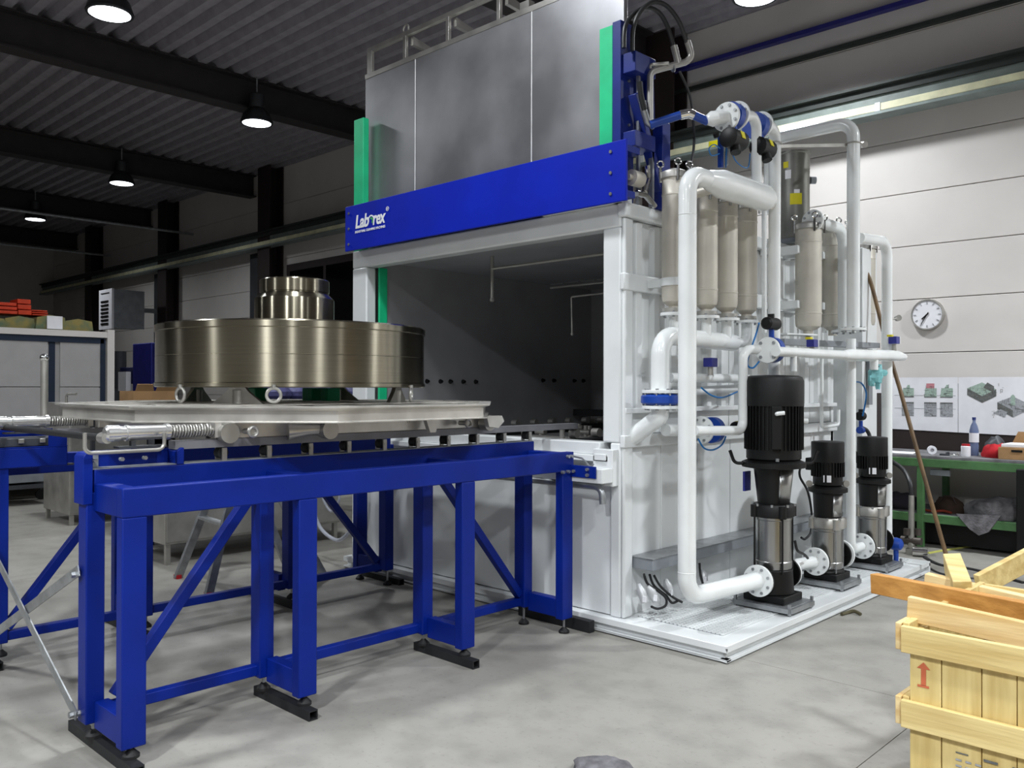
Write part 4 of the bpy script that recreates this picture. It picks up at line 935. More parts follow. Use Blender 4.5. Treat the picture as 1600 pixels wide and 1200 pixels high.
# ================================================================ BLUE ROLLER STAND
ST = thing('roller_stand', (-4.61, 2.8, 0), 'long blue painted steel roller stand in front of the cabin opening', 'stand')
def sbox(*a, name='beam', m=None, bevel=0.004): return MB().box(*a).build(name, m or blue, ST, bevel=bevel)
PYS = [(1.39, 1.49), (2.20, 2.30), (3.235, 3.335), (4.09, 4.19)]
CX = -4.61
for side in (1, -1):
    def X(a, b):  # mirror about the stand's centre line
        return (a, b) if side == 1 else tuple(sorted((2 * CX - a, 2 * CX - b)))
    # right side outer face -3.50, inner post -3.90..-3.80
    for k, (a, b) in enumerate(PYS):
        dy = 0.0 if side == 1 else 0.06
        sbox(*X(-3.56, -3.50), a, b, 0.09, 1.02, name='post', bevel=0.005)
        sbox(*X(-3.89, -3.80), a - 0.03 + dy, b - 0.052 + dy, 0.12, 1.10, name='post', bevel=0.005)
        sbox(*X(-3.80, -3.56), a + 0.005, b - 0.035, 0.10, 0.215, name='foot_beam')
        sbox(*X(-3.80, -3.56), a + 0.002, b - 0.02, 1.02, 1.137, name='cross_member')
        for xx, yy, zt in ((-3.53, (a + b) / 2, 0.10), (-3.85, (a + b) / 2 - 0.03 + dy, 0.13)):
            xx = xx if side == 1 else 2 * CX - xx
            base = 0.046 if k < 3 else 0.0
            MB().cyl((xx, yy, base + 0.02), (xx, yy, zt), 0.008, n=8).build('spindle', galv, ST)
            MB().lathe([(0.034, base), (0.034, base + 0.012), (0.018, base + 0.028), (0.012, base + 0.035)], (xx, yy, 0), n=18).build('levelling_foot', rubber, ST)
    sbox(*X(-3.56, -3.50), 1.39, 4.19, 1.0195, 1.14, name='outer_beam', bevel=0.006)
    if side == 1:
        sbox(-3.897, -3.803, 1.392, 4.156, 1.10, 1.195, name='inner_rail', bevel=0.005)
        sbox(-3.895, -3.805, 1.37, 4.15, 1.195, 1.199, name='rail_cover', m=grey, bevel=0)
    else:
        sbox(*X(-3.90, -3.80), 2.20, 4.16, 1.06, 1.165, name='inner_rail', bevel=0.005)
        sbox(*X(-3.90, -3.80), 1.36, 1.80, 1.09, 1.20, name='inner_rail', bevel=0.005)
    sbox(*X(-3.875, -3.825), 1.43, 4.08, 0.13, 0.18, name='bottom_rail')
    x0 = -3.85 if side == 1 else 2 * CX + 3.85
    MB().bar((x0, 1.50, 0.20), (x0, 2.17, 1.05), 0.05, 0.05, (1, 0, 0)).build('diagonal_brace', blue, ST, bevel=0.004)
    MB().bar((x0, 3.33, 1.08), (x0, 4.06, 0.20), 0.05, 0.05, (1, 0, 0)).build('diagonal_brace', blue, ST, bevel=0.004)
# rollers along the right rail, each a dark wheel between two little plates
def roller(x, y, z, m_=darkst):
    r_ = MB().cyl((x - 0.022, y, z), (x + 0.022, y, z), 0.027, n=18).build('roller', m_, ST)
    mb = MB()
    for s in (-1, 1): mb.box(x + s * 0.032 - 0.005, x + s * 0.032 + 0.005, y - 0.012, y + 0.012, z - 0.036, z + 0.024)
    mb.cyl((x - 0.04, y, z), (x + 0.04, y, z), 0.008, n=8)
    mb.build('roller_bracket', steelm, r_, smooth=False)
for k in range(10):
    roller(-3.85, 1.99 + 0.238 * k, 1.234)
for k in range(8):
    roller(-5.37, 2.46 + 0.238 * k, 1.234)
# crossed flat bars on the near end
for a, b, yy in (((-3.84, 0.77), (-5.40, 0.10), 1.345), ((-3.83, 0.16), (-5.40, 0.87), 1.335)):
    o = MB().bar((a[0], yy, a[1]), (b[0], yy, b[1]), 0.006, 0.045, (0, 0, 1)).build('cross_brace', galv, ST, smooth=False)
MB().cyl((-3.875, 1.325, 0.748), (-3.875, 1.36, 0.748), 0.014, n=6).build('brace_bolt', galv, ST, smooth=False)
MB().cyl((-3.86, 1.315, 0.16), (-3.86, 1.36, 0.16), 0.014, n=6).build('brace_bolt', galv, ST, smooth=False)
# near-end stop bracket with guard loop
MB().prism([(1.345, 1.05), (1.345, 1.25), (1.355, 1.265), (1.375, 1.27), (1.385, 1.27), (1.385, 1.05)], -3.90, -3.795, 'yz').build('end_stop_plate', blue, ST, bevel=0.003)
MB().prism([(1.75, 1.195), (1.75, 1.255), (1.77, 1.27), (1.785, 1.27), (1.785, 1.195)], -3.90, -3.80, 'yz').build('end_stop_plate', blue, ST, bevel=0.003)
MB().box(-3.90, -3.89, 1.38, 1.76, 1.195, 1.262).build('side_plate', blue, ST, smooth=False)
MB().box(-3.90, -3.885, 1.40, 1.44, 1.20, 1.255).build('slide_block', grey, ST, smooth=False)
MB().tube([(-3.75, 1.335, 1.355), (-3.75, 1.335, 1.270), (-3.75, 1.67, 1.270), (-3.75, 1.67, 1.345)], 0.0085, 0.03, n=10).build('guard_loop', steelm, ST)
for yy in (1.39, 1.50, 1.60):
    MB().cyl((-3.80, yy, 1.235), (-3.775, yy, 1.235), 0.009, n=6).build('bolt', galv, ST, smooth=False)
# drive box on the left frame
MB().box(-5.42, -5.32, 1.30, 1.80, 1.20, 1.205).box(-5.58, -5.57, 1.30, 1.80, 1.20, 1.295).box(-5.335, -5.33, 1.70, 1.80, 1.20, 1.28).build('drive_tray', blue, ST, smooth=False)
MB().box(-5.56, -5.36, 1.2, 1.78, 1.205, 1.255).build('drive_unit', dgrey, ST, bevel=0.005)
for q in (1.42, 1.55, 1.66): MB().box(-5.36, -5.345, q, q + 0.03, 1.225, 1.25).build('drive_clip', red if q < 1.5 else steelm, ST, bevel=0.002)
MB().cyl((-5.34, 1.78, 1.095), (-5.34, 2.25, 1.095), 0.006, n=8).build('link_rod', dgrey, ST)
# docking lugs at the cabin end
MB().box(-3.56, -3.505, 4.19, 4.20, 1.05, 1.14).build('end_plate', blue, ST, smooth=False)
MB().box(-3.53, -3.30, 4.166, 4.176, 0.985, 1.06).build('docking_plate', blue, ST, bevel=0.003)
mb = MB()
for yy, zz in ((4.08, 1.02), (4.13, 1.02), (4.13, 1.115), (4.16, 1.115)): mb.cyl((-3.50, yy, zz), (-3.478, yy, zz), 0.011, n=6)
for xx, zz in ((-3.36, 1.04), (-3.36, 1.005), (-3.47, 1.022)): mb.cyl((xx, 4.150, zz), (xx, 4.17, zz), 0.011, n=6)
mb.build('bolts', galv, ST, smooth=False)['kind'] = 'stuff'
# loose dark square tubes lying on the floor under the feet
def padbar(x0, x1, y, l, yo=0.0):
    w = 0.024; t = thing('floor_bar', ((x0 + x1) / 2, y, 0), l, 'bar', 'dark square tubes under the stand feet')
    m = MB(); h = 0.046
    m.box(x0, x1, y - w, y + w, 0.0, 0.005); m.box(x0, x1, y - w, y + w, h - 0.005, h); m.box(x0, x1, y - w, y - w + 0.005, 0.005, h - 0.005); m.box(x0, x1, y + w - 0.005, y + w, 0.005, h - 0.005)
    m.build('square_tube', darkst, t, smooth=False); return t
padbar(-4.12, -3.42, 1.425, 'dark square tube on the floor under the nearest pair of right feet')
padbar(-3.93, -3.43, 2.235, 'dark square tube under the second pair of right feet, open end showing')
padbar(-3.93, -3.42, 3.27, 'dark square tube under the third pair of right feet from the camera')
t = thing('floor_bar', (-3.7, 4.27, 0), 'dark flat bar on edge against the cabin base beside the last right post', 'bar')
MB().box(-4.02, -3.40, 4.235, 4.285, 0.0, 0.075).build('bar', darkst, t, bevel=0.003)
padbar(-5.80, -5.28, 4.24, 'dark square tube under the rearmost pair of left feet')
padbar(-5.86, -5.24, 3.27, 'dark square tube under the third pair of left feet')
padbar(-5.86, -5.24, 2.235, 'dark square tube under the second pair of left feet')
padbar(-5.86, -5.24, 1.425, 'dark square tube under the leftmost nearest feet at the picture edge')

# ================================================================ TRANSPORT TRAY
TR = thing('transport_tray', (CX, 2.86, 1.25), 'octagonal steel tray with spring buffers riding on the blue stand rollers', 'tray')
def octo(h, c): return [(CX - h, 2.86 - c), (CX - c, 2.86 - h), (CX + c, 2.86 - h), (CX + h, 2.86 - c), (CX + h, 2.86 + c), (CX + c, 2.86 + h), (CX - c, 2.86 + h), (CX - h, 2.86 + c)]
o1, o0, oi = octo(1.20, 0.50), octo(1.185, 0.492), octo(1.13, 0.468)
m = MB(); n = 8
m.add([(*p, 1.455) for p in o1] + [(*p, 1.448) for p in o1] + [(*p, 1.435) for p in octo(1.165, .483)] + [(*p, 1.385) for p in octo(1.165, .483)] + [(*p, 1.380) for p in o0] + [(*p, 1.376) for p in o0] + [(*p, 1.376) for p in octo(1.1, .45)] + [(*p, 1.40) for p in octo(1.1, .45)] + [(*p, 1.44) for p in oi] + [(*p, 1.455) for p in oi],
      [(r * n + i, r * n + (i + 1) % n, (r + 1) * n + (i + 1) % n, (r + 1) * n + i) for r in range(9) for i in range(n)] + [(9 * n + i, 9 * n + (i + 1) % n, (i + 1) % n, i) for i in range(n)])
m.build('rim_frame', tray_m, TR, sharp=20)
MB().prism(octo(1.12, 0.46), 1.405, 1.413).build('drip_plate', tray_m, TR, smooth=False)
for k in range(-4, 5):
    yy = 2.86 + k * 0.25; hw = 1.12 if abs(yy - 2.86) < 0.45 else 1.12 - (abs(yy - 2.86) - 0.45)
    MB().box(CX - hw, CX + hw, yy - 0.02, yy + 0.02, 1.413, 1.452).build('cross_bar', tray_m, TR, smooth=False)
for xx in (-4.0, -4.3, -4.9, -5.2):
    MB().box(xx - 0.02, xx + 0.02, 1.86, 3.86, 1.452, 1.457).build('flat_strip', tray_m, TR, smooth=False)
for i, (xx, yy) in enumerate(((CX + 1.14, 3.25), (CX + 0.2, 3.97))):
    MB().box(xx - 0.03, xx + 0.03, yy - 0.05, yy + 0.05, 1.455, 1.459).build('corner_plate', steelm, TR, smooth=False)
# chassis
for s in (1, -1):
    x = CX + s * 0.76
    MB().box(x - 0.035, x + 0.035, 1.75, 4.62, 1.262, 1.300).build('skid_rail', mat('skid_grey_%d' % s, '85858a', 0.5, 0.3), TR, smooth=False)
    MB().box(x - 0.03, x + 0.03, 1.98, 3.70, 1.300, 1.378).build('chassis_beam', tray_m, TR, bevel=0.004)
for yy in (2.05, 2.86, 3.6):
    MB().cyl((CX - 0.73, yy, 1.34), (CX + 0.73, yy, 1.34), 0.035, n=18).build('cross_tube', tray_m, TR)
for yy, xx in ((1.99, -3.76), (2.51, -3.70), (3.69, -3.74)):
    MB().cyl((xx - 0.06, yy, 1.330), (xx, yy, 1.330), 0.048, n=28).build('end_disc', steelm, TR)
MB().rings([((-3.80, 2.32, 1.33), 0.05), ((-3.76, 2.42, 1.335), 0.03), ((-3.76, 2.50, 1.335), 0.03)], 20).build('reducer', tray_m, TR)
for yy in (2.085, 3.49):
    c = MB().torus((-3.72, yy, 1.335), X_, 0.022, 0.009, 20, 8); c.cyl((-3.80, yy, 1.335), (-3.722, yy, 1.335), 0.014, n=14).build('guide_bearing', steelm, TR)
for yy in (3.22,):
    MB().box(-3.78, -3.72, yy - 0.05, yy + 0.05, 1.36, 1.38).prism([(yy - 0.05, 1.36), (yy + 0.05, 1.36), (yy + 0.02, 1.29), (yy - 0.02, 1.29)], -3.76, -3.73, 'yz').build('gusset', tray_m, TR, smooth=False)
MB().prism([(3.62, 1.375), (3.75, 1.375), (3.77, 1.34), (3.72, 1.30), (3.64, 1.31)], -3.735, -3.70, 'yz').build('end_gusset', tray_m, TR)
# two buffers with coil springs joined by a pull bar
for s in (1, -1):
    x = -3.82 if s == 1 else 2 * CX + 3.82
    yb = 1.44
    MB().lathe([(0.026, 0.0), (0.036, 0.008), (0.036, 0.06), (0.030, 0.062), (0.030, 0.085), (0.036, 0.088), (0.036, 0.098), (0.032, 0.10), (0.032, 0.26), (0.037, 0.262), (0.037, 0.28), (0.02, 0.282)], (x, yb, 1.345), Y_, 28).build('buffer_barrel', mat('buffer_steel_%d' % s, 'dcdcda', 0.25, 0.8), TR)
    MB().cyl((x, yb + 0.28, 1.345), (x, 1.94, 1.345), 0.014, n=12).build('buffer_rod', steelm, TR)
    pts = []; N_ = 15
    for i in range(N_ * 10 + 1):
        a = 2 * PI * i / 10; pts.append((x + 0.027 * math.cos(a), yb + 0.283 + 0.20 * i / (N_ * 10), 1.345 + 0.027 * math.sin(a)))
    MB().rings([(p, 0.0048) for p in pts], 6).build('coil_spring', steelm, TR)
    MB().box(x - 0.03, x + 0.03, 1.93, 1.96, 1.31, 1.38).build('buffer_seat', tray_m, TR, smooth=False)
    MB().box(x - 0.012, x + 0.012, yb + 0.11, yb + 0.13, 1.285, 1.31).box(x - 0.03, x + 0.03, yb + 0.05, yb + 0.26, 1.279, 1.288).build('buffer_bracket', dgrey, TR, smooth=False)
MB().cyl((2 * CX + 3.76, 1.50, 1.315), (-3.84, 1.45, 1.325), 0.016, n=14).build('pull_bar', darkst, TR)
MB().cyl((-3.88, 1.451, 1.325), (-3.81, 1.449, 1.326), 0.024, n=16).build('bar_collar', steelm, TR)
MB().cyl((-5.46, 1.45, 1.26), (-5.46, 1.45, 1.30), 0.02, n=12).build('orange_knob', orange, TR)
hp = (-5.500, 1.730, 1.305)
MB().cyl((hp[0], hp[1], 1.30), (hp[0], hp[1], 1.70), 0.021, n=14).build('handle_post', steelm, TR)
MB().ball((hp[0], hp[1], 1.715), 0.026, 14).build('ball_knob', chrome, TR)
gr = tag(MB().tube([(-5.7, 1.92, 1.44), (-5.7, 1.92, 1.50), (-5.62, 1.95, 1.50)], 0.008, 0.02, n=8).build('grab_handle', steelm), 'small steel grab handle on the far left corner of the tray', 'handle')

# ================================================================ TURNED DRUM
DX, DY = -4.61, 2.86
DR = thing('turned_drum', (DX, DY, 1.52), 'wide shiny turned steel drum with stepped neck standing on the tray', 'drum')
MB().lathe([(0.60, 1.545), (0.79, 1.545), (0.797, 1.55), (0.797, 1.568), (0.790, 1.572), (0.790, 1.72), (0.7885, 1.722), (0.790, 1.724), (0.790, 1.862), (0.797, 1.866), (0.797, 1.898), (0.785, 1.906), (0.27, 1.906), (0.27, 1.900)], (DX, DY, 0), n=128).build('drum_body', drum_m, DR, sharp=28)
MB().lathe([(0.238, 1.900), (0.238, 2.075), (0.236, 2.082), (0.203, 2.115), (0.203, 2.12), (0.208, 2.122), (0.208, 2.192), (0.200, 2.200), (0.12, 2.200), (0.12, 2.16), (0, 2.16)], (DX, DY, 0), n=96).build('drum_neck', drum_m, DR, sharp=28)
for a_ in range(4):
    a = math.radians(-58 + 90 * a_); ca, sa = math.cos(a), math.sin(a)
    c = (DX + ca * 0.66, DY + sa * 0.66)
    m = MB().prism([(-0.10, 1.457), (0.10, 1.457), (0.045, 1.52), (0.03, 1.545), (-0.03, 1.545), (-0.045, 1.52)], -0.012, 0.012, 'xz')
    m.v = [Vector((c[0] - sa * v.x * 1.5 + ca * v.y, c[1] + ca * v.x * 1.5 + sa * v.y, v.z)) for v in m.v]
    m.build('support_foot', steelm, DR, smooth=False)
    m = MB().cyl((c[0], c[1], 1.457), (c[0], c[1], 1.53), 0.03, n=16); m.build('support_pin', steelm, DR)
for k, (px_, nm_) in enumerate(((-0.83, 'a'), (-0.13, 'b'), (0.96, 'c'))):
    a = math.radians(-31.8) + px_; ca, sa = math.cos(a), math.sin(a)
    x, y = DX + ca * 0.80, DY + sa * 0.80
    ring_ax = (0.719, 0.694, 0) if False else ((ca, sa, 0) if k != 2 else (0.719, 0.694, 0))
    MB().torus((x, y, 1.505), ring_ax, 0.036, 0.009, 28, 10).cyl((x, y, 1.54), (x, y, 1.56), 0.012, n=10).build('lifting_eye', steelm, DR)
for q, hw, l in (((-5.130, 2.900, 1.524), 0.07, 'left green support block on the tray under the drum'), ((-4.922, 3.200, 1.525), 0.06, 'middle green support block on the tray under the drum'), ((-4.728, 3.200, 1.526), 0.04, 'right green support block on the tray under the drum')):
    x, y = q[0], q[1]
    tag(MB().box(x - hw, x + hw, y - 0.05, y + 0.05, 1.457, 1.542).build('support_block', green, bevel=0.006), l, 'block')

# ================================================================ THINGS BEHIND THE STAND
# stainless cabinets
def steel_cabinet(x0, x1, y0, y1, z0, z1, label, doors=2):
    t = thing('steel_cabinet', ((x0 + x1) / 2, (y0 + y1) / 2, 0), label, 'cabinet', None)
    MB().box(x0, x1, y0, y1, z0, z1).build('body', steelm, t, bevel=0.006)
    for k in range(doors):
        a = y0 + (y1 - y0) * k / doors + 0.012; b = y0 + (y1 - y0) * (k + 1) / doors - 0.012
        MB().box(x1, x1 + 0.012, a, b, z0 + 0.02, z1 - 0.05).build('door', steelm, t, bevel=0.003)
        MB().box(x1 + 0.012, x1 + 0.03, b - 0.05, b - 0.03, (z0 + z1) / 2, (z0 + z1) / 2 + 0.1).build('door_handle', steelm, t, smooth=False)
    for a in (x0 + 0.04, x1 - 0.04):
        for b in (y0 + 0.04, y1 - 0.04): MB().box(a - 0.02, a + 0.02, b - 0.02, b + 0.02, 0, z0).build('leg', steelm, t, smooth=False)
    return t
steel_cabinet(-10.95, -10.12, 3.44, 4.3, 0.12, 1.36, 'tall stainless steel cabinet on legs behind the left stand frame', 1)
steel_cabinet(-8.15, -7.28, 3.25, 5.05, 0.18, 0.88, 'low stainless steel cupboard on legs seen through the blue stand', 2)
# tool trolley
t = thing('tool_trolley', (-12.6, 3.7, 0), 'grey three tier trolley on castors at the far left behind the stand', 'trolley')
for zz in (0.22, 0.50, 0.78, 1.0): MB().box(-12.8, -12.2, 3.25, 4.0, zz, zz + 0.05).build('shelf', dgrey, t, smooth=False)
for a in (-12.8, -12.23):
    for b in (3.25, 3.97):
        MB().box(a, a + 0.03, b, b + 0.03, 0.14, 1.03).build('post', dgrey, t, smooth=False)
        MB().cyl((a, b + 0.015, 0.07), (a + 0.03, b + 0.015, 0.07), 0.07, n=16).build('castor', blackp, t)
for zz in (0.3, 0.57): MB().box(-12.75, -12.25, 3.4, 3.85, zz, zz + 0.15).build('drawer', grey, t, smooth=False)
# step ladder
t = thing('step_ladder', (-6.0, 3.4, 0), 'open aluminium step ladder standing behind the left stand frame', 'ladder')
ap = 1.0
for b, tp in (((-6.01, 3.01, 0), (-6.3, 3.42, 0.98)), ((-6.75, 3.12, 0), (-6.55, 3.42, 0.98)), ((-5.88, 3.94, 0), (-6.25, 3.55, 0.98)), ((-6.45, 3.95, 0), (-6.5, 3.55, 0.98))):
    MB().bar(b, tp, 0.06, 0.035, (1, 0, 0)).build('rail', galv, t, smooth=False)
    MB().box(b[0] - 0.03, b[0] + 0.03, b[1] - 0.02, b[1] + 0.02, 0.0, 0.03).build('rubber_foot', red, t, smooth=False)
for k in range(2, 4):
    u = k * 0.25; MB().bar(Vector((-6.01, 3.01, 0)).lerp(Vector((-6.3, 3.42, .98)), u), Vector((-6.75, 3.12, 0)).lerp(Vector((-6.55, 3.42, .98)), u), 0.07, 0.02).build('tread', galv, t, smooth=False)
MB().box(-6.52, -6.24, 3.40, 3.56, 0.97, 0.99).build('top_step', blackp, t, bevel=0.004)
# clear hoses hanging at the left front of the cabin
tag(hose([(-6.401, 4.250, 0.634), (-6.361, 4.250, 0.543), (-6.254, 4.250, 0.476), (-6.150, 4.250, 0.568), (-6.132, 4.250, 0.673)], 0.011).build('clear_hose', hosec), 'small transparent hose loop hanging on the cabin front, upper left', 'hose')
tag(hose([(-6.530, 4.250, 0.442), (-6.399, 4.250, 0.299), (-6.167, 4.250, 0.238), (-6.000, 4.250, 0.324), (-5.901, 4.250, 0.442), (-5.866, 4.250, 0.643)], 0.016).build('clear_hose', hosec), 'large transparent hose loop hanging on the cabin front', 'hose')
tag(MB().bar((-7.900, 3.755, 1.023), (-7.900, 3.955, 1.014), 0.02, 0.05).build('pipe_offcut', steelm), 'short steel offcut lying on the low stainless cupboard', 'offcut') if False else None

# cold room box with clutter on its roof
CB = thing('cold_room_box', (-12.6, 2.2, 0), 'large pale panel cold room box with dark seals at the left', 'box')
MB().box(-14.4, -12.03, -1.0, 4.60, 0.1, 2.12).build('body', wallc, CB, smooth=False)
for a, b in ((-1.0, 0.9), (0.9, 2.55), (2.62, 3.78), (3.92, 4.52)):
    for z0, z1 in ((0.12, 0.74), (0.75, 1.40), (1.41, 2.05)):
        MB().box(-12.03, -12.0, a + 0.01, b - 0.01, z0, z1).build('panel', wallc, CB, bevel=0.003)
MB().box(-12.03, -12.015, 3.79, 3.87, 0.12, 2.1).build('seal', bluedk, CB, smooth=False)
MB().box(-12.03, -11.99, 4.47, 4.54, 0.12, 2.1).build('seal', bluedk, CB, smooth=False)
MB().box(-12.03, -11.99, -1.0, 4.52, 2.035, 2.115).build('seal', bluedk, CB, smooth=False)
MB().box(-12.05, -11.97, 4.56, 4.66, 0.1, 2.24).build('corner_profile', wallm, CB, smooth=False)
MB().box(-12.1, -11.974, -1.0, 4.62, 2.12, 2.205).build('roof_profile', wallm, CB, smooth=False)
tp = thing('tarpaulin', (-12.8, 2.0, 2.2), 'faded yellow green tarpaulin bundle lying along the cold room roof', 'tarpaulin')
m = MB()
for k in range(14):
    a = -0.9 + k * 0.38; zt = 2.36 + 0.03 * math.sin(k * 1.7)
    if a > 4.25: break
    m.prism([(a, 2.21), (a + 0.40, 2.21), (a + 0.38, zt), (a + 0.19, zt + 0.03), (a + 0.02, zt - 0.01)], -13.9, -12.15 - 0.03 * (k % 3), 'yz')
m.build('folded_cover', multi, tp)
sg = tag(MB().box(-12.08, -12.06, 3.78, 3.98, 2.22, 2.40).build('paper_sheet', paper, smooth=False), 'white paper sheet hanging at the cold room roof edge', 'paper')
for (a, b, z0, z1), l in (((2.9, 3.52, 2.425, 2.60), 'long orange steel beam pile on the cold room roof'), ((3.53, 3.70, 2.425, 2.66), 'upright orange beam end standing on the cold room roof'), ((3.71, 3.92, 2.425, 2.52), 'short orange beam stub at the right of the orange pile')):
    t = thing('orange_beam', (-12.6, a, z0), l, 'beam')
    for q in range(3):
        zz0 = z0 + (z1 - z0) * q / 3
        MB().box(-12.9 + 0.03 * q, -12.45 - 0.02 * q, a, b, zz0, zz0 + (z1 - z0) / 3 - 0.015).build('section', orange, t, bevel=0.004)
for o_ in [CB, tp, sg] + [o for o in COL.objects if o.name.startswith('orange_beam')]: o_.location = Vector(o_.location) + Vector((-0.9, 0.33, 0.13))
# unit heater on the wall
H = thing('unit_heater', (-20.5, 8.9, 3.6), 'grey wall mounted unit heater with black louvre openings on its white front', 'heater')
def hb(*a): return MB().box(*a)
hb(-21.9, -21.22, 8.2, 8.93, 2.97, 3.86).build('casing', grey, H, smooth=False)
hb(-21.22, -21.20, 8.2, 8.93, 2.95, 3.88).build('side_sheet', grey, H, smooth=False)
# front faces the hall (towards -y)
m = MB().box(-22.0, -21.2, 8.15, 8.2, 2.93, 3.90).build('front_panel', paper, H, smooth=False)
for k in range(7):
    z = 3.04 + k * 0.09
    MB().box(-21.85, -21.40, 8.135, 8.15, z, z + 0.045).build('louvre', blackp, H, smooth=False)
MB().box(-21.85, -21.35, 8.135, 8.15, 3.80, 3.815).build('logo_strip', blackp, H, smooth=False)
MB().box(-21.7, -21.5, 8.93, 9.69, 3.4, 3.5).build('wall_bracket', grey, H, smooth=False)
# blue machine with column
Bm = thing('drill_machine', (-17.0, 7.2, 0), 'dark blue upright machine with grey control box behind the drum', 'machine')
xa, ya, za = (-18.052, 7.400, 2.474)
MB().box(-17.9, -17.0, 7.3, 7.7, 0.0, 2.42).build('column', mat('deep_blue_paint', '141a7c', 0.5), Bm, bevel=0.02)
MB().box(-18.9, -17.9, 7.4, 7.7, 1.6, 1.95).build('arm', mat('navy_blue_paint', '151a4c', 0.5), Bm, bevel=0.02)
MB().box(-19.6, -19.1, 7.3, 7.6, 0.8, 1.85).build('control_box', grey, Bm, bevel=0.01)
MB().cyl((-18.9, 7.45, 1.5), (-18.9, 7.45, 2.3), 0.12, n=16).build('spindle_head', dgrey, Bm)
MB().box(-18.5, -18.1, 7.25, 7.35, 1.45, 1.85).build('white_sheet', paper, Bm, smooth=False)
MB().box(-19.6, -17.0, 7.2, 7.8, 0.0, 0.8).build('machine_bed', dgrey, Bm, bevel=0.02)
# cardboard box open on a rack behind the tray
rk = thing('storage_rack', (-9.5, 4.6, 0), 'low dark rack behind the drum carrying boxes and wrapped goods', 'rack')
MB().box(-9.9, -8.3, 3.55, 6.6, 1.33, 1.37).build('shelf', dgrey, rk, smooth=False)
for a in (-9.88, -8.37):
    for b in (3.57, 6.55): MB().box(a, a + 0.05, b, b + 0.04, 0, 1.33).build('leg', dgrey, rk, smooth=False)
bx = thing('cardboard_box', (-9.0, 3.85, 1.37), 'open brown cardboard box with raised flaps behind the tray', 'box')
q = (-9.000, 3.824, 1.473); y0, y1 = 3.62, 4.06
MB().box(-9.2, -8.85, 3.62, 3.64, 1.37, 1.50).box(-9.2, -8.85, 4.04, 4.06, 1.37, 1.50).box(-8.87, -8.85, 3.64, 4.04, 1.37, 1.50).box(-9.2, -9.18, 3.64, 4.04, 1.37, 1.50).build('carton', card, bx, smooth=False)
for a, b in (((-8.86, 3.64, 1.50), (-8.78, 3.58, 1.56)), ):
    pass
MB().add([(-8.85, 3.64, 1.50), (-8.85, 3.83, 1.50), (-8.80, 3.80, 1.57), (-8.80, 3.64, 1.57)], [(0, 1, 2, 3)]).add([(-8.85, 3.85, 1.50), (-8.85, 4.06, 1.50), (-8.80, 4.08, 1.575), (-8.80, 3.86, 1.575)], [(0, 1, 2, 3)]).build('flap', card, bx, smooth=False).modifiers.new('s', 'SOLIDIFY').thickness = 0.005
wp = thing('wrapped_bundle', (-8.5, 5.5, 1.37), 'purple blue plastic wrapped bundle lying behind the drum', 'bundle')
m = MB()
for k in range(5):
    yy = 5.0 + 0.26 * k; m.ball((-8.6, yy + 0.1, 1.47), 0.17, 14, (1.2, 1.0, 0.62))
m.build('plastic_wrap', purple, wp)

# ================================================================ RIGHT WALL SIDE
# clock
ck = thing('wall_clock', (-3.15, 9.69, 2.33), 'round white wall clock with dark hands above the drawings', 'clock')
cx, cy, cz = (-3.167, 9.690, 2.334)
MB().lathe([(0.168, 0.0), (0.170, 0.03), (0.162, 0.05), (0.152, 0.05), (0.150, 0.038), (0.0, 0.038)], (cx, 9.70, cz), (0, -1, 0), 48).build('rim', steelm, ck)
MB().cyl((cx, 9.664, cz), (cx, 9.660, cz), 0.149, n=48).build('dial', paper, ck)
for k in range(12):
    a = 2 * PI * k / 12; s_, c_ = math.sin(a), math.cos(a)
    MB().bar((cx + s_ * 0.112, 9.657, cz + c_ * 0.112), (cx + s_ * 0.138, 9.657, cz + c_ * 0.138), 0.010, 0.004, (0, 1, 0)).build('hour_mark', ink, ck, smooth=False)
for a, L_, w, bk in ((math.radians(7.6 * 30), 0.07, 0.014, 0.02), (math.radians(35 * 6), 0.115, 0.008, 0.03)):
    s_, c_ = math.sin(a), math.cos(a)
    MB().bar((cx - s_ * bk, 9.652, cz - c_ * bk), (cx + s_ * L_, 9.652, cz + c_ * L_), w, 0.003, (0, 1, 0)).build('hand', blackp, ck, smooth=False)
# drawings pinned over a dark backboard
bb = thing('back_board', (-2.6, 9.68, 1.0), 'dark board on the wall behind the bench, below the drawings', 'board')
MB().box(-6.2, -0.6, 9.66, 9.695, 0.86, 1.60).build('board', brownst, bb, smooth=False)
def poster(x0, x1, z0a, z0b, z1, label):
    t = thing('drawing_sheet', ((x0 + x1) / 2, 9.65, z0a), label, 'poster')
    MB().add([(x0, 9.652, z0a), (x1, 9.652, z0b), (x1, 9.652, z1), (x0, 9.652, z1), (x0, 9.656, z0a), (x1, 9.656, z0b), (x1, 9.656, z1), (x0, 9.656, z1)], [(0, 1, 2, 3), (4, 7, 6, 5), (0, 4, 5, 1), (1, 5, 6, 2), (2, 6, 7, 3), (3, 7, 4, 0)]).build('sheet', paper, t, smooth=False)
    return t
def W9(px_, z_): return px_, z_
p1 = poster(-4.3, -2.86, 1.12, 1.09, 1.665, 'left white drawing sheet with six small machine views')
p2 = poster(-2.855, -1.2, 1.09, 1.06, 1.665, 'right white drawing sheet with two grey machine perspectives')
def quad(pts, m_, t, nm, y=9.650):
    MB().add([(x, y, z) for x, z in pts], [tuple(range(len(pts)))]).build(nm, m_, t, smooth=False)
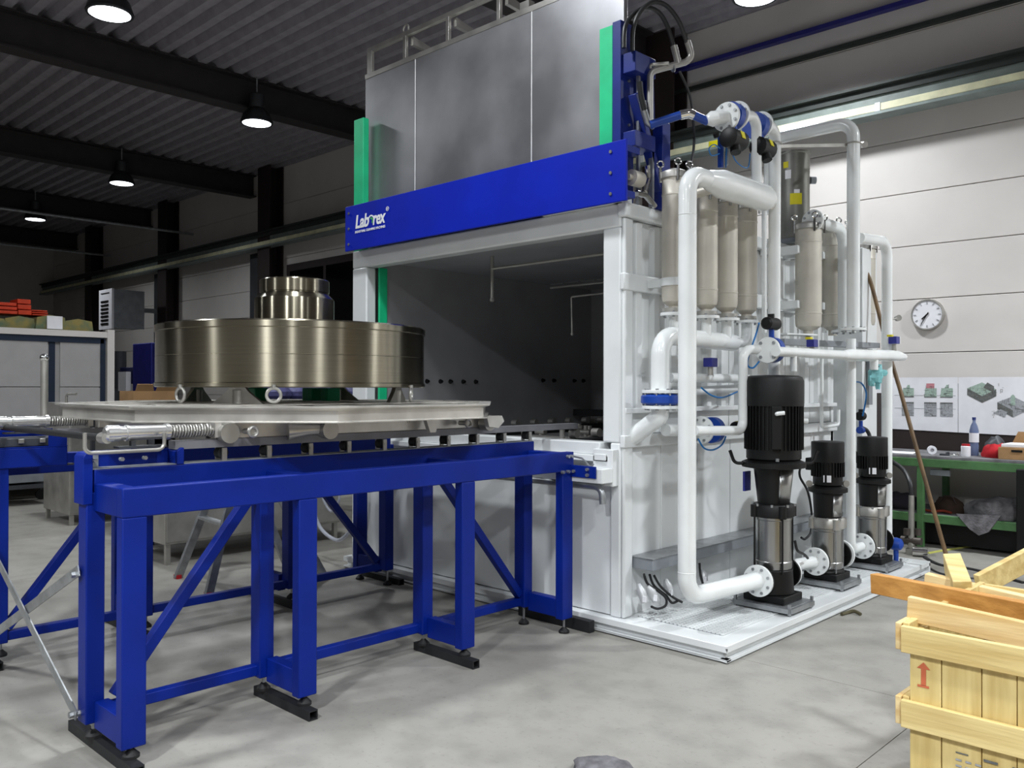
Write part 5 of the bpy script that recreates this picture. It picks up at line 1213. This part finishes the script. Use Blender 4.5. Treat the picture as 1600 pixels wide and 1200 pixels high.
# elevation views (upper row) and plans (lower row)
for cx_, mm in ((-3.36, inkg), (-3.13, inkg), (-2.97, inkg)):
    w = 0.062
    quad([(cx_ - w, 1.46), (cx_ + w, 1.46), (cx_ + w, 1.55), (cx_ - w * .8, 1.55)], mm, p1, 'elevation_view')
    quad([(cx_ - w * .3, 1.55), (cx_ + w * .4, 1.55), (cx_ + w * .3, 1.585), (cx_, 1.585)], mm, p1, 'elevation_view', 9.6495)
    quad([(cx_ - w, 1.452), (cx_ + w, 1.452), (cx_ + w, 1.462), (cx_ - w, 1.462)], inkd, p1, 'base_line', 9.649)
    quad([(cx_ - w, 1.25), (cx_ + w, 1.25), (cx_ + w, 1.39), (cx_ - w, 1.39)], ink, p1, 'plan_view')
    quad([(cx_ - w, 1.385), (cx_ + w, 1.385), (cx_ + w, 1.40), (cx_ - w, 1.40)], inkd, p1, 'plan_line', 9.649)
quad([(-3.5, 1.47), (-2.88, 1.47), (-2.88, 1.474), (-3.5, 1.474)], ink, p1, 'dimension_line', 9.6505)
quad([(-3.5, 1.33), (-2.88, 1.33), (-2.88, 1.334), (-3.5, 1.334)], ink, p1, 'dimension_line', 9.6505)
quad([(-3.17, 1.55), (-3.09, 1.55), (-3.09, 1.60), (-3.17, 1.60)], inkr, p1, 'elevation_view', 9.649)
for (c_x, c_z, s) in ((-2.63, 1.50, 1.0), (-2.35, 1.36, 1.0)):
    quad([(c_x - .14 * s, c_z - .02), (c_x, c_z - .10), (c_x, c_z - .03), (c_x - .14 * s, c_z + .05)], inkd, p2, 'perspective_left_face')
    quad([(c_x, c_z - .10), (c_x + .13 * s, c_z - .03), (c_x + .13 * s, c_z + .04), (c_x, c_z - .03)], inkd if c_z > 1.4 else ink, p2, 'perspective_right_face')
    quad([(c_x - .14 * s, c_z + .05), (c_x, c_z - .03), (c_x + .13 * s, c_z + .04), (c_x, c_z + .11)], inkg if c_z > 1.4 else ink, p2, 'perspective_top')
quad([(-2.62, 1.56), (-2.58, 1.61), (-2.52, 1.57), (-2.52, 1.51), (-2.57, 1.53)], inkd, p2, 'perspective_hood', 9.6495)
quad([(-2.37, 1.38), (-2.33, 1.38), (-2.33, 1.47), (-2.35, 1.49), (-2.37, 1.47)], inkg, p2, 'perspective_mast', 9.6495)
quad([(-2.53, 1.30), (-2.42, 1.26), (-2.40, 1.31), (-2.46, 1.34)], ink, p2, 'perspective_annex', 9.6495)

random.seed(9)
def linework(boxes, t, nm='line_work'):
    m = MB()
    for (xa, xb, za, zb, n) in boxes:
        for _ in range(n):
            x = random.uniform(xa, xb); z = random.uniform(za, zb)
            if random.random() < 0.5: w, h = random.uniform(0.01, 0.05), 0.003
            else: w, h = 0.003, random.uniform(0.01, 0.04)
            m.add([(x, 9.6485, z), (x + w, 9.6485, z), (x + w, 9.6485, z + h), (x, 9.6485, z + h)], [(0, 1, 2, 3)])
    o = m.build(nm, inkd, t, smooth=False); o['kind'] = 'stuff'
bx_ = []
for cx_ in (-3.36, -3.13, -2.97): bx_ += [(cx_ - .07, cx_ + .04, 1.46, 1.57, 16), (cx_ - .065, cx_ + .03, 1.25, 1.37, 16)]
linework(bx_, p1)
linework([(-2.76, -2.52, 1.45, 1.56, 26), (-2.49, -2.24, 1.30, 1.42, 30), (-2.55, -2.42, 1.25, 1.33, 10), (-2.50, -2.44, 1.5, 1.58, 6)], p2)

# workbench
WB_ = thing('workbench', (-2.5, 9.0, 0), 'green framed workbench with grey top and lower shelf along the wall', 'workbench')
MB().box(-6.0, -1.0, 8.80, 9.64, 0.865, 0.895).build('worktop', bench_t, WB_, bevel=0.004)
MB().box(-6.0, -1.0, 8.795, 8.858, 0.785, 0.865).build('front_rail', bench_g, WB_, bevel=0.004)
MB().box(-6.0, -1.0, 8.86, 9.60, 0.30, 0.325).build('lower_shelf', bench_t, WB_, smooth=False)
MB().box(-6.0, -1.0, 8.806, 8.858, 0.245, 0.3245).build('shelf_rail', bench_g, WB_, bevel=0.004)
for xx in (-5.6, -2.98, -1.3):
    MB().box(xx, xx + 0.06, 8.80, 8.86, 0.0, 0.79).build('leg', bench_g, WB_, bevel=0.004); MB().box(xx, xx + 0.06, 9.54, 9.60, 0.0, 0.86).build('leg', bench_g, WB_, bevel=0.004)
MB().box(-5.5, -1.0, 8.98, 9.01, 0.03, 0.296).build('under_shelf_shade', blackp, WB_, smooth=False)  # black sheet put in for the shade beneath the lower shelf
MB().box(-2.88, -2.70, 8.87, 8.90, 0.70, 0.76).build('socket_strip', grey, WB_, bevel=0.004)
zt = 0.895
def onb(px_, y=9.05): return px_
bt = thing('water_bottle', (-2.62, 9.15, zt), 'clear blue tinted plastic water bottle standing on the green workbench', 'bottle')
bxy = (-2.565, 9.150, 0.968)
MB().lathe([(0.036, 0.0), (0.042, 0.01), (0.042, 0.10), (0.039, 0.12), (0.042, 0.14), (0.042, 0.24), (0.030, 0.29), (0.014, 0.325), (0.014, 0.345)], (bxy[0], 9.15, zt), n=24).build('bottle_body', mat('pet_blue', '8f9fc8', 0.12, 0, trans=0.5), bt)
MB().cyl((bxy[0], 9.15, zt + 0.345), (bxy[0], 9.15, zt + 0.372), 0.017, n=16).build('cap', mat('cap_blue', '2c3a78', 0.4), bt)
MB().lathe([(0.0435, 0.13), (0.0435, 0.22)], (bxy[0], 9.15, zt), n=24).build('paper_label', paper, bt)
b2 = (-2.590, 8.980, 0.963)
jr = thing('white_jar', (b2[0], 8.98, zt), 'small white jar with red lid beside the water bottle', 'jar')
MB().lathe([(0.040, 0.0), (0.042, 0.01), (0.042, 0.095), (0.036, 0.10)], (b2[0], 8.98, zt), n=24).build('jar_body', paper, jr); MB().cyl((b2[0], 8.98, zt + 0.10), (b2[0], 8.98, zt + 0.118), 0.036, n=20).build('lid', red, jr)
b3 = (-2.911, 9.020, 0.944)
tg = thing('tape_roll', (b3[0], 9.02, zt), 'white tape roll standing on edge on the workbench', 'tape')
m = MB(); c0 = Vector((b3[0], 9.02, zt + 0.042)); a_ = Vector((0.5, -0.86, 0))
m.lathe([(0.018, -0.02), (0.042, -0.02), (0.042, 0.02), (0.018, 0.02), (0.018, -0.02)], tuple(c0), tuple(a_), 28); m.build('tape_ring', paper, tg)
pp = tag(MB().add([(-3.36, 8.88, 0.897), (-3.04, 8.86, 0.897), (-3.08, 9.1, 0.90), (-3.38, 9.1, 0.90), (-3.36, 8.88, 0.899), (-3.04, 8.86, 0.899), (-3.08, 9.1, 0.903), (-3.38, 9.1, 0.903)], [(0, 3, 2, 1), (4, 5, 6, 7), (0, 1, 5, 4), (1, 2, 6, 5), (2, 3, 7, 6), (3, 0, 4, 7)]).build('paper_stack', paper, smooth=False), 'white papers lying at the left end of the visible bench top', 'paper')
for k, (px_, yy, l) in enumerate(((1478, 8.95, 'small dark metal part on the bench right of the tape roll'), (1492, 8.92, 'small shiny metal part on the bench left of the white jar'))):
    q = [(-2.759, 8.950, 0.918), (-2.658, 8.920, 0.919)][k]
    tag(MB().box(q[0] - 0.05, q[0] + 0.03, yy - 0.03, yy + 0.02, zt, zt + 0.018).cyl((q[0], yy, zt + 0.018), (q[0] + 0.03, yy, zt + 0.03), 0.012, n=10).build('metal_part', [dgrey, chrome][k], bevel=0.003), l, 'part')
rj = thing('red_jacket', (-2.392, 9.050, 0.951), 'crumpled red and black jacket on the bench left of the carton', 'jacket')
q = (-2.353, 9.050, 0.941)
lump((q[0] + 0.02, 9.05, zt), 0.13, 0.12, 0.11, red, 'red_fabric', rj, 3); lump((q[0] - 0.02, 9.12, zt), 0.10, 0.10, 0.15, dgrey, 'dark_fabric', rj, 5)
cb = thing('carton_box', (-2.167, 8.950, 0.915), 'brown cardboard carton with white papers on top at the right end of the bench', 'box')
MB().box(-2.28, -1.80, 8.86, 9.3, zt, zt + 0.11).build('carton', card, cb, bevel=0.003); MB().box(-2.26, -1.85, 8.88, 9.2, zt + 0.112, zt + 0.14).build('paper_pile', paper, cb, bevel=0.003)
MB().box(-2.17, -2.08, 8.855, 8.86, zt + 0.07, zt + 0.09).build('hand_hole', blackp, cb, smooth=False)
MB().add([(-2.28, 9.3, zt + 0.11), (-2.22, 9.3, zt + 0.24), (-1.8, 9.3, zt + 0.24), (-1.8, 9.3, zt + 0.11), (-2.28, 9.304, zt + 0.11), (-2.22, 9.304, zt + 0.24), (-1.8, 9.304, zt + 0.24), (-1.8, 9.304, zt + 0.11)], [(0, 1, 2, 3), (4, 7, 6, 5), (0, 4, 5, 1), (1, 5, 6, 2), (2, 6, 7, 3), (3, 7, 4, 0)]).build('flap', card, cb, smooth=False)
# lower shelf clutter
zs = 0.325
gj = thing('grey_blanket', (-2.2, 9.0, zs), 'thick grey moving blanket bundled on the lower bench shelf, hanging over its edge', 'blanket')
lump((-2.28, 9.0, zs), 0.30, 0.16, 0.16, greycl, 'blanket_fold', gj, 11, 28); lump((-1.98, 9.12, zs), 0.28, 0.20, 0.20, greycl, 'blanket_fold', gj, 12, 28)
MB().add([(-2.62, 8.79, 0.36), (-2.24, 8.79, 0.38), (-2.34, 8.775, 0.22), (-2.42, 8.77, 0.18), (-2.5, 8.775, 0.23)], [(0, 1, 2, 3, 4)]).build('hanging_corner', greycl, gj, smooth=False).modifiers.new('s', 'SOLIDIFY').thickness = 0.03
bg = thing('brown_bag', (-2.75, 9.1, zs), 'dark brown tool bag on the lower bench shelf', 'bag'); lump((-2.78, 9.12, zs), 0.14, 0.12, 0.12, mat('brown_canvas', '3a2a20', 0.9), 'bag_body', bg, 21)
MB().tube([(-2.84, 9.02, zs + 0.10), (-2.80, 9.02, zs + 0.17), (-2.72, 9.02, zs + 0.17), (-2.69, 9.02, zs + 0.10)], 0.006, 0.03, n=8).build('bag_handle', brownst, bg)
tag(MB().rings([(p, 0.012) for p in curve([(-2.95, 8.95, zs + 0.02), (-2.86, 8.92, zs + 0.02), (-2.78, 8.94, zs + 0.03), (-2.70, 8.92, zs + 0.02)])], 8).build('orange_strap', mat('rust_strap', '8a3018', 0.8)), 'rusty orange strap lying in front of the brown bag', 'strap')
db = thing('dark_bundle', (-3.3, 9.1, zs), 'dark bundle of cloth on the lower shelf left of the bag', 'bundle'); lump((-3.25, 9.1, zs), 0.22, 0.16, 0.12, mat('dark_cloth', '2a2630', 0.9), 'cloth', db, 31)

# leaning brown hose/pole, standpipe, hoses on floor
tag(hose([(-3.096, 7.780, 2.650), (-3.033, 7.780, 2.506), (-2.957, 7.760, 2.241), (-2.858, 7.720, 1.895), (-2.719, 7.650, 1.503), (-2.486, 7.500, 0.841), (-2.286, 7.400, 0.234), (-2.21, 7.38, 0.02)], 0.017).build('leaning_pole', pole_m), 'long brown flexible pole leaning from the far pipes down to the floor', 'pole')
sp = thing('valve_standpipe', (-2.855, 8.295, 0.000), 'low steel standpipe with hose couplings on the floor behind the skid', 'standpipe')
c = Vector((-2.877, 8.359, 0.000))
MB().rings([(c, 0.05), (c + V(0, 0, 0.05), 0.05), (c + V(0, 0, 0.06), 0.03), (c + V(0, 0, 0.55), 0.025)], 16).build('standpipe_tube', steelm, sp)
MB().cyl(c + V(-0.09, 0.0, 0.13), c + V(0.09, 0.0, 0.13), 0.035, n=14).cyl(c + V(-0.03, -0.03, 0.18), c + V(-0.03, -0.03, 0.24), 0.03, n=12).cyl(c + V(0.05, 0.02, 0.18), c + V(0.05, 0.02, 0.24), 0.03, n=12).build('valve_block', mat('worn_valve', '5a5450', 0.5, 0.6), sp)
MB().cyl(c + V(0.04, -0.09, 0.045), c + V(0.16, -0.05, 0.045), 0.04, n=16).build('hose_coupling', chrome, sp)
tag(hose([c + V(0, 0, 0.53), c + V(-0.02, 0.02, 0.66), c + V(-0.14, 0.16, 0.78), c + V(-0.4, 0.4, 0.86)], 0.02).build('dark_hose', hoseb), 'dark hose curving left from the top of the steel standpipe', 'hose')
bvl = thing('blue_ball_valve', (-2.827, 7.850, 0.100), 'small blue valve body at the end of the skid beside the far pump', 'valve')
c = Vector((-2.620, 7.260, 0.271)); MB().lathe([(0.03, -0.05), (0.05, -0.03), (0.055, 0.0), (0.045, 0.04), (0.02, 0.055)], tuple(c), (1, 0, 0), 18).cyl(c + V(0, 0, -0.02), (c.x, c.y, 0.11), 0.02, n=10).build('valve_body', bluev, bvl)
tag(hose([(-2.777, 8.502, -0.000), (-2.701, 8.799, -0.000), (-2.552, 9.272, 0.000), (-2.414, 9.505, 0.000), (-2.237, 9.584, 0.000)], 0.014).build('yellow_hose', hosey), 'yellow green hose lying on the floor in front of the bench', 'hose')
tag(hose([(-3.484, 9.504, 0.000), (-3.273, 9.431, 0.000), (-2.979, 9.505, -0.000), (-2.559, 9.509, 0.000), (-2.264, 9.702, 0.000)], 0.018).build('black_hose', rubber), 'long black hose on the floor along the foot of the bench', 'hose')
tag(hose([(-2.725, 8.257, 0.000), (-2.507, 7.999, 0.000), (-2.305, 8.013, 0.000), (-2.108, 7.924, 0.000), (-1.804, 7.732, 0.000)], 0.018).build('dark_hose', rubber), 'dark hose on the floor between skid end and crate', 'hose')
tag(hose([(-2.665, 7.996, 0.000), (-2.431, 7.675, 0.000), (-2.234, 7.597, 0.000), (-2.107, 7.657, 0.000)], 0.012).build('grey_hose', hoseb), 'thin grey hose on the floor right behind the crate', 'hose')
t = thing('machine_leg', (-2.175, 9.229, 0.000), 'black upright column cut by the right edge of the photo', 'column')
c = (-2.061, 8.831, 0.000); MB().box(c[0] - 0.05, c[0] + 0.16, c[1] - 0.06, c[1] + 0.14, 0.0, 0.82).box(c[0] - 0.08, c[0] + 0.19, c[1] - 0.09, c[1] + 0.17, 0.0, 0.02).build('leg', blackp, t, bevel=0.02)

# ================================================================ WOODEN CRATE
CR = thing('wooden_crate', (-0.5, 3.5, 0), 'pale pine crate with upright boards and a red arrow at lower right', 'crate')
cx0, cy0, cx1, cy1, ch = -1.08, 3.12, 0.45, 4.0, 0.70
bw = 0.112; x = cx0; k = 0
while x < cx1 - 0.02:
    xe = min(x + bw + (0.012 if k % 2 else -0.008), cx1)
    MB().box(x + 0.0015, xe - 0.0015, cy0 + 0.0015 * (k % 3), cy0 + 0.02, 0.02, ch - 0.01 * (k % 2)).build('board', wood_v, CR, bevel=0.002); x = xe; k += 1
y = cy0 + 0.022; k = 0
while y < cy1 - 0.04:
    ye = min(y + 0.11, cy1)
    MB().box(cx0, cx0 + 0.02, y + 0.0015, ye - 0.0015, 0.02, ch).build('board', wood_v, CR, bevel=0.002)
    MB().box(cx1 - 0.02, cx1, y + 0.0015, ye - 0.0015, 0.02, ch).build('board', wood_v, CR, bevel=0.002); y = ye
x = cx0 + 0.02
while x < cx1 - 0.04:
    xe = min(x + 0.12, cx1 - 0.02); MB().box(x + 0.0015, xe - 0.0015, cy1 - 0.02, cy1, 0.02, ch).build('board', wood_v, CR, bevel=0.002); x = xe
MB().box(cx0 + 0.02, cx1 - 0.02, cy0 + 0.02, cy1 - 0.02, 0.02, 0.04).build('bottom_board', wood_v, CR, smooth=False)
for z0, z1 in ((0.63, 0.722), (0.37, 0.465), (0.06, 0.15)):
    MB().box(cx0 - 0.022, cx1 + 0.022, cy0 - 0.024, cy0 - 0.001, z0, z1).build('batten', wood_p, CR, bevel=0.003)
    MB().box(cx0 - 0.024, cx0 - 0.001, cy0 + 0.002, cy1 + 0.01, z0, z1 + 0.008).build('batten', wood_p, CR, bevel=0.003)
    MB().box(cx0 - 0.045, cx0 - 0.026, cy0 - 0.010, cy0 + 0.15, z0 + 0.004, z1 + 0.006).build('batten_end', wood_l, CR, bevel=0.003)
    MB().box(cx0 - 0.022, cx1 + 0.022, cy1 + 0.001, cy1 + 0.024, z0, z1).build('batten', wood_p, CR, bevel=0.003)
    MB().box(cx1 + 0.001, cx1 + 0.024, cy0 + 0.002, cy1, z0, z1).build('batten', wood_p, CR, bevel=0.003)
for a in (0, 1, 2): MB().box(cx0 + 0.03, cx1 - 0.03, cy0 + 0.05 + a * 0.36, cy0 + 0.13 + a * 0.36, 0.0, 0.02).build('runner', wood_p, CR, smooth=False)
# red arrow stamp and grey stencil lines
ax_, ay_ = (-1.033, 3.118, 0.572)[0], 3.118
MB().add([(ax_ - .008, ay_, 0.525), (ax_ + .008, ay_, 0.525), (ax_ + .008, ay_, 0.582), (ax_ + .022, ay_, 0.582), (ax_, ay_, 0.605), (ax_ - .022, ay_, 0.582), (ax_ - .008, ay_, 0.582)], [(0, 1, 2, 3, 4, 5, 6)]).add([(ax_ - .02, ay_, 0.518), (ax_ + .018, ay_, 0.518), (ax_ + .018, ay_, 0.526), (ax_ - .02, ay_, 0.526)], [(0, 1, 2, 3)]).build('arrow_stamp', stk, CR, smooth=False)
random.seed(5)
for k in range(6):
    MB().box(-0.93 + k * 0.085, -0.93 + k * 0.085 + random.uniform(0.02, 0.05), 3.1175, 3.119, 0.325 - 0.004 * (k % 2), 0.329).build('stencil_line', inkd, CR, smooth=False)
for k in range(3):
    for j in range(4):
        MB().box(-0.93 + k * 0.03, -0.912 + k * 0.03, 3.1175, 3.119, 0.30 - j * 0.02, 0.306 - j * 0.02).build('stencil_mark', ink, CR, smooth=False)
# timber lying on the crate
def timber(a, b, w, h, m_, label, up=(0, 0, 1), nm='timber', cat='timber'):
    t = MB().bar(a, b, w, h, up).build(nm, m_, bevel=0.003); tag(t, label, cat); return t
def tmat(dirv, c1, c2, nm):
    return wood(nm, c1, c2, dirv)
timber((-1.119, 3.220, 0.758), (-0.678, 3.220, 0.732), 0.03, 0.088, wood_l, 'fresh pale plank on edge lying loose on the crate top, nearest', nm='plank', cat='plank')
timber((-1.425, 3.700, 0.721), (-0.720, 3.420, 0.758), 0.045, 0.082, wood_b, 'orange brown timber sticking out left across the crate top')
timber((-1.298, 3.950, 0.723), (-0.832, 3.950, 0.681), 0.05, 0.045, wood_l, 'pale plank lying flat behind the brown timber', nm='plank', cat='plank')
timber((-1.120, 3.850, 0.708), (-1.237, 4.100, 0.774), 0.095, 0.07, wood_p, 'short pale block tilted upright behind the planks', (1, 0, 0), nm='wood_block', cat='block')
timber((-1.161, 4.200, 0.670), (-0.948, 4.750, 0.827), 0.03, 0.10, wood_p, 'pale plank running away to the right behind the crate', nm='plank', cat='plank')
timber((-0.9, 3.72, 0.70), (0.3, 3.72, 0.70), 0.2, 0.02, wood_c, 'thin board lying inside the crate top', nm='thin_board', cat='board')
fill = thing('packing_material', (-0.6, 3.5, 0.5), 'dark crumpled packing material inside the crate', 'packing')
lump((-0.72, 3.45, 0.53), 0.30, 0.26, 0.10, brownst, 'packing', fill, 44, 22)
# legs to carry long plank on the right
tb = thing('saw_trestle', (-0.1, 4.7, 0), 'wooden trestle carrying the far end of the long pale plank', 'trestle')
for a in ((-0.12, 4.55), (0.12, 4.55), (-0.12, 4.85), (0.12, 4.85)): MB().bar((a[0], a[1], 0), (a[0] * 0.4, 4.7 + (a[1] - 4.7) * 0.4, 0.74), 0.04, 0.04, (0, 1, 0)).build('leg', wood_v, tb, smooth=False)
MB().box(-0.3, 0.3, 4.67, 4.73, 0.74, 0.78).build('top_rail', wood_p, tb, smooth=False)
# grey cloth on the floor at the bottom edge
gc_ = thing('folded_cloth', (-2.13, 2.74, 0), 'dark grey folded cloth lying on the floor at the bottom edge', 'cloth')
lump((-2.10, 2.72, 0.0), 0.15, 0.13, 0.045, greycl, 'cloth', gc_, 51, 24)
# oil absorbing debris on the floor beside the skid
tag(MB().rings([(p, 0.012) for p in curve([(-2.439, 5.765, 0.010), (-2.428, 5.845, 0.010), (-2.395, 5.871, 0.020), (-2.346, 5.857, 0.010)])], 6).build('rag_scrap', mat('brown_rag', '55503a', 0.9)), 'small brown rag scrap on the floor beside the skid edge', 'rag')
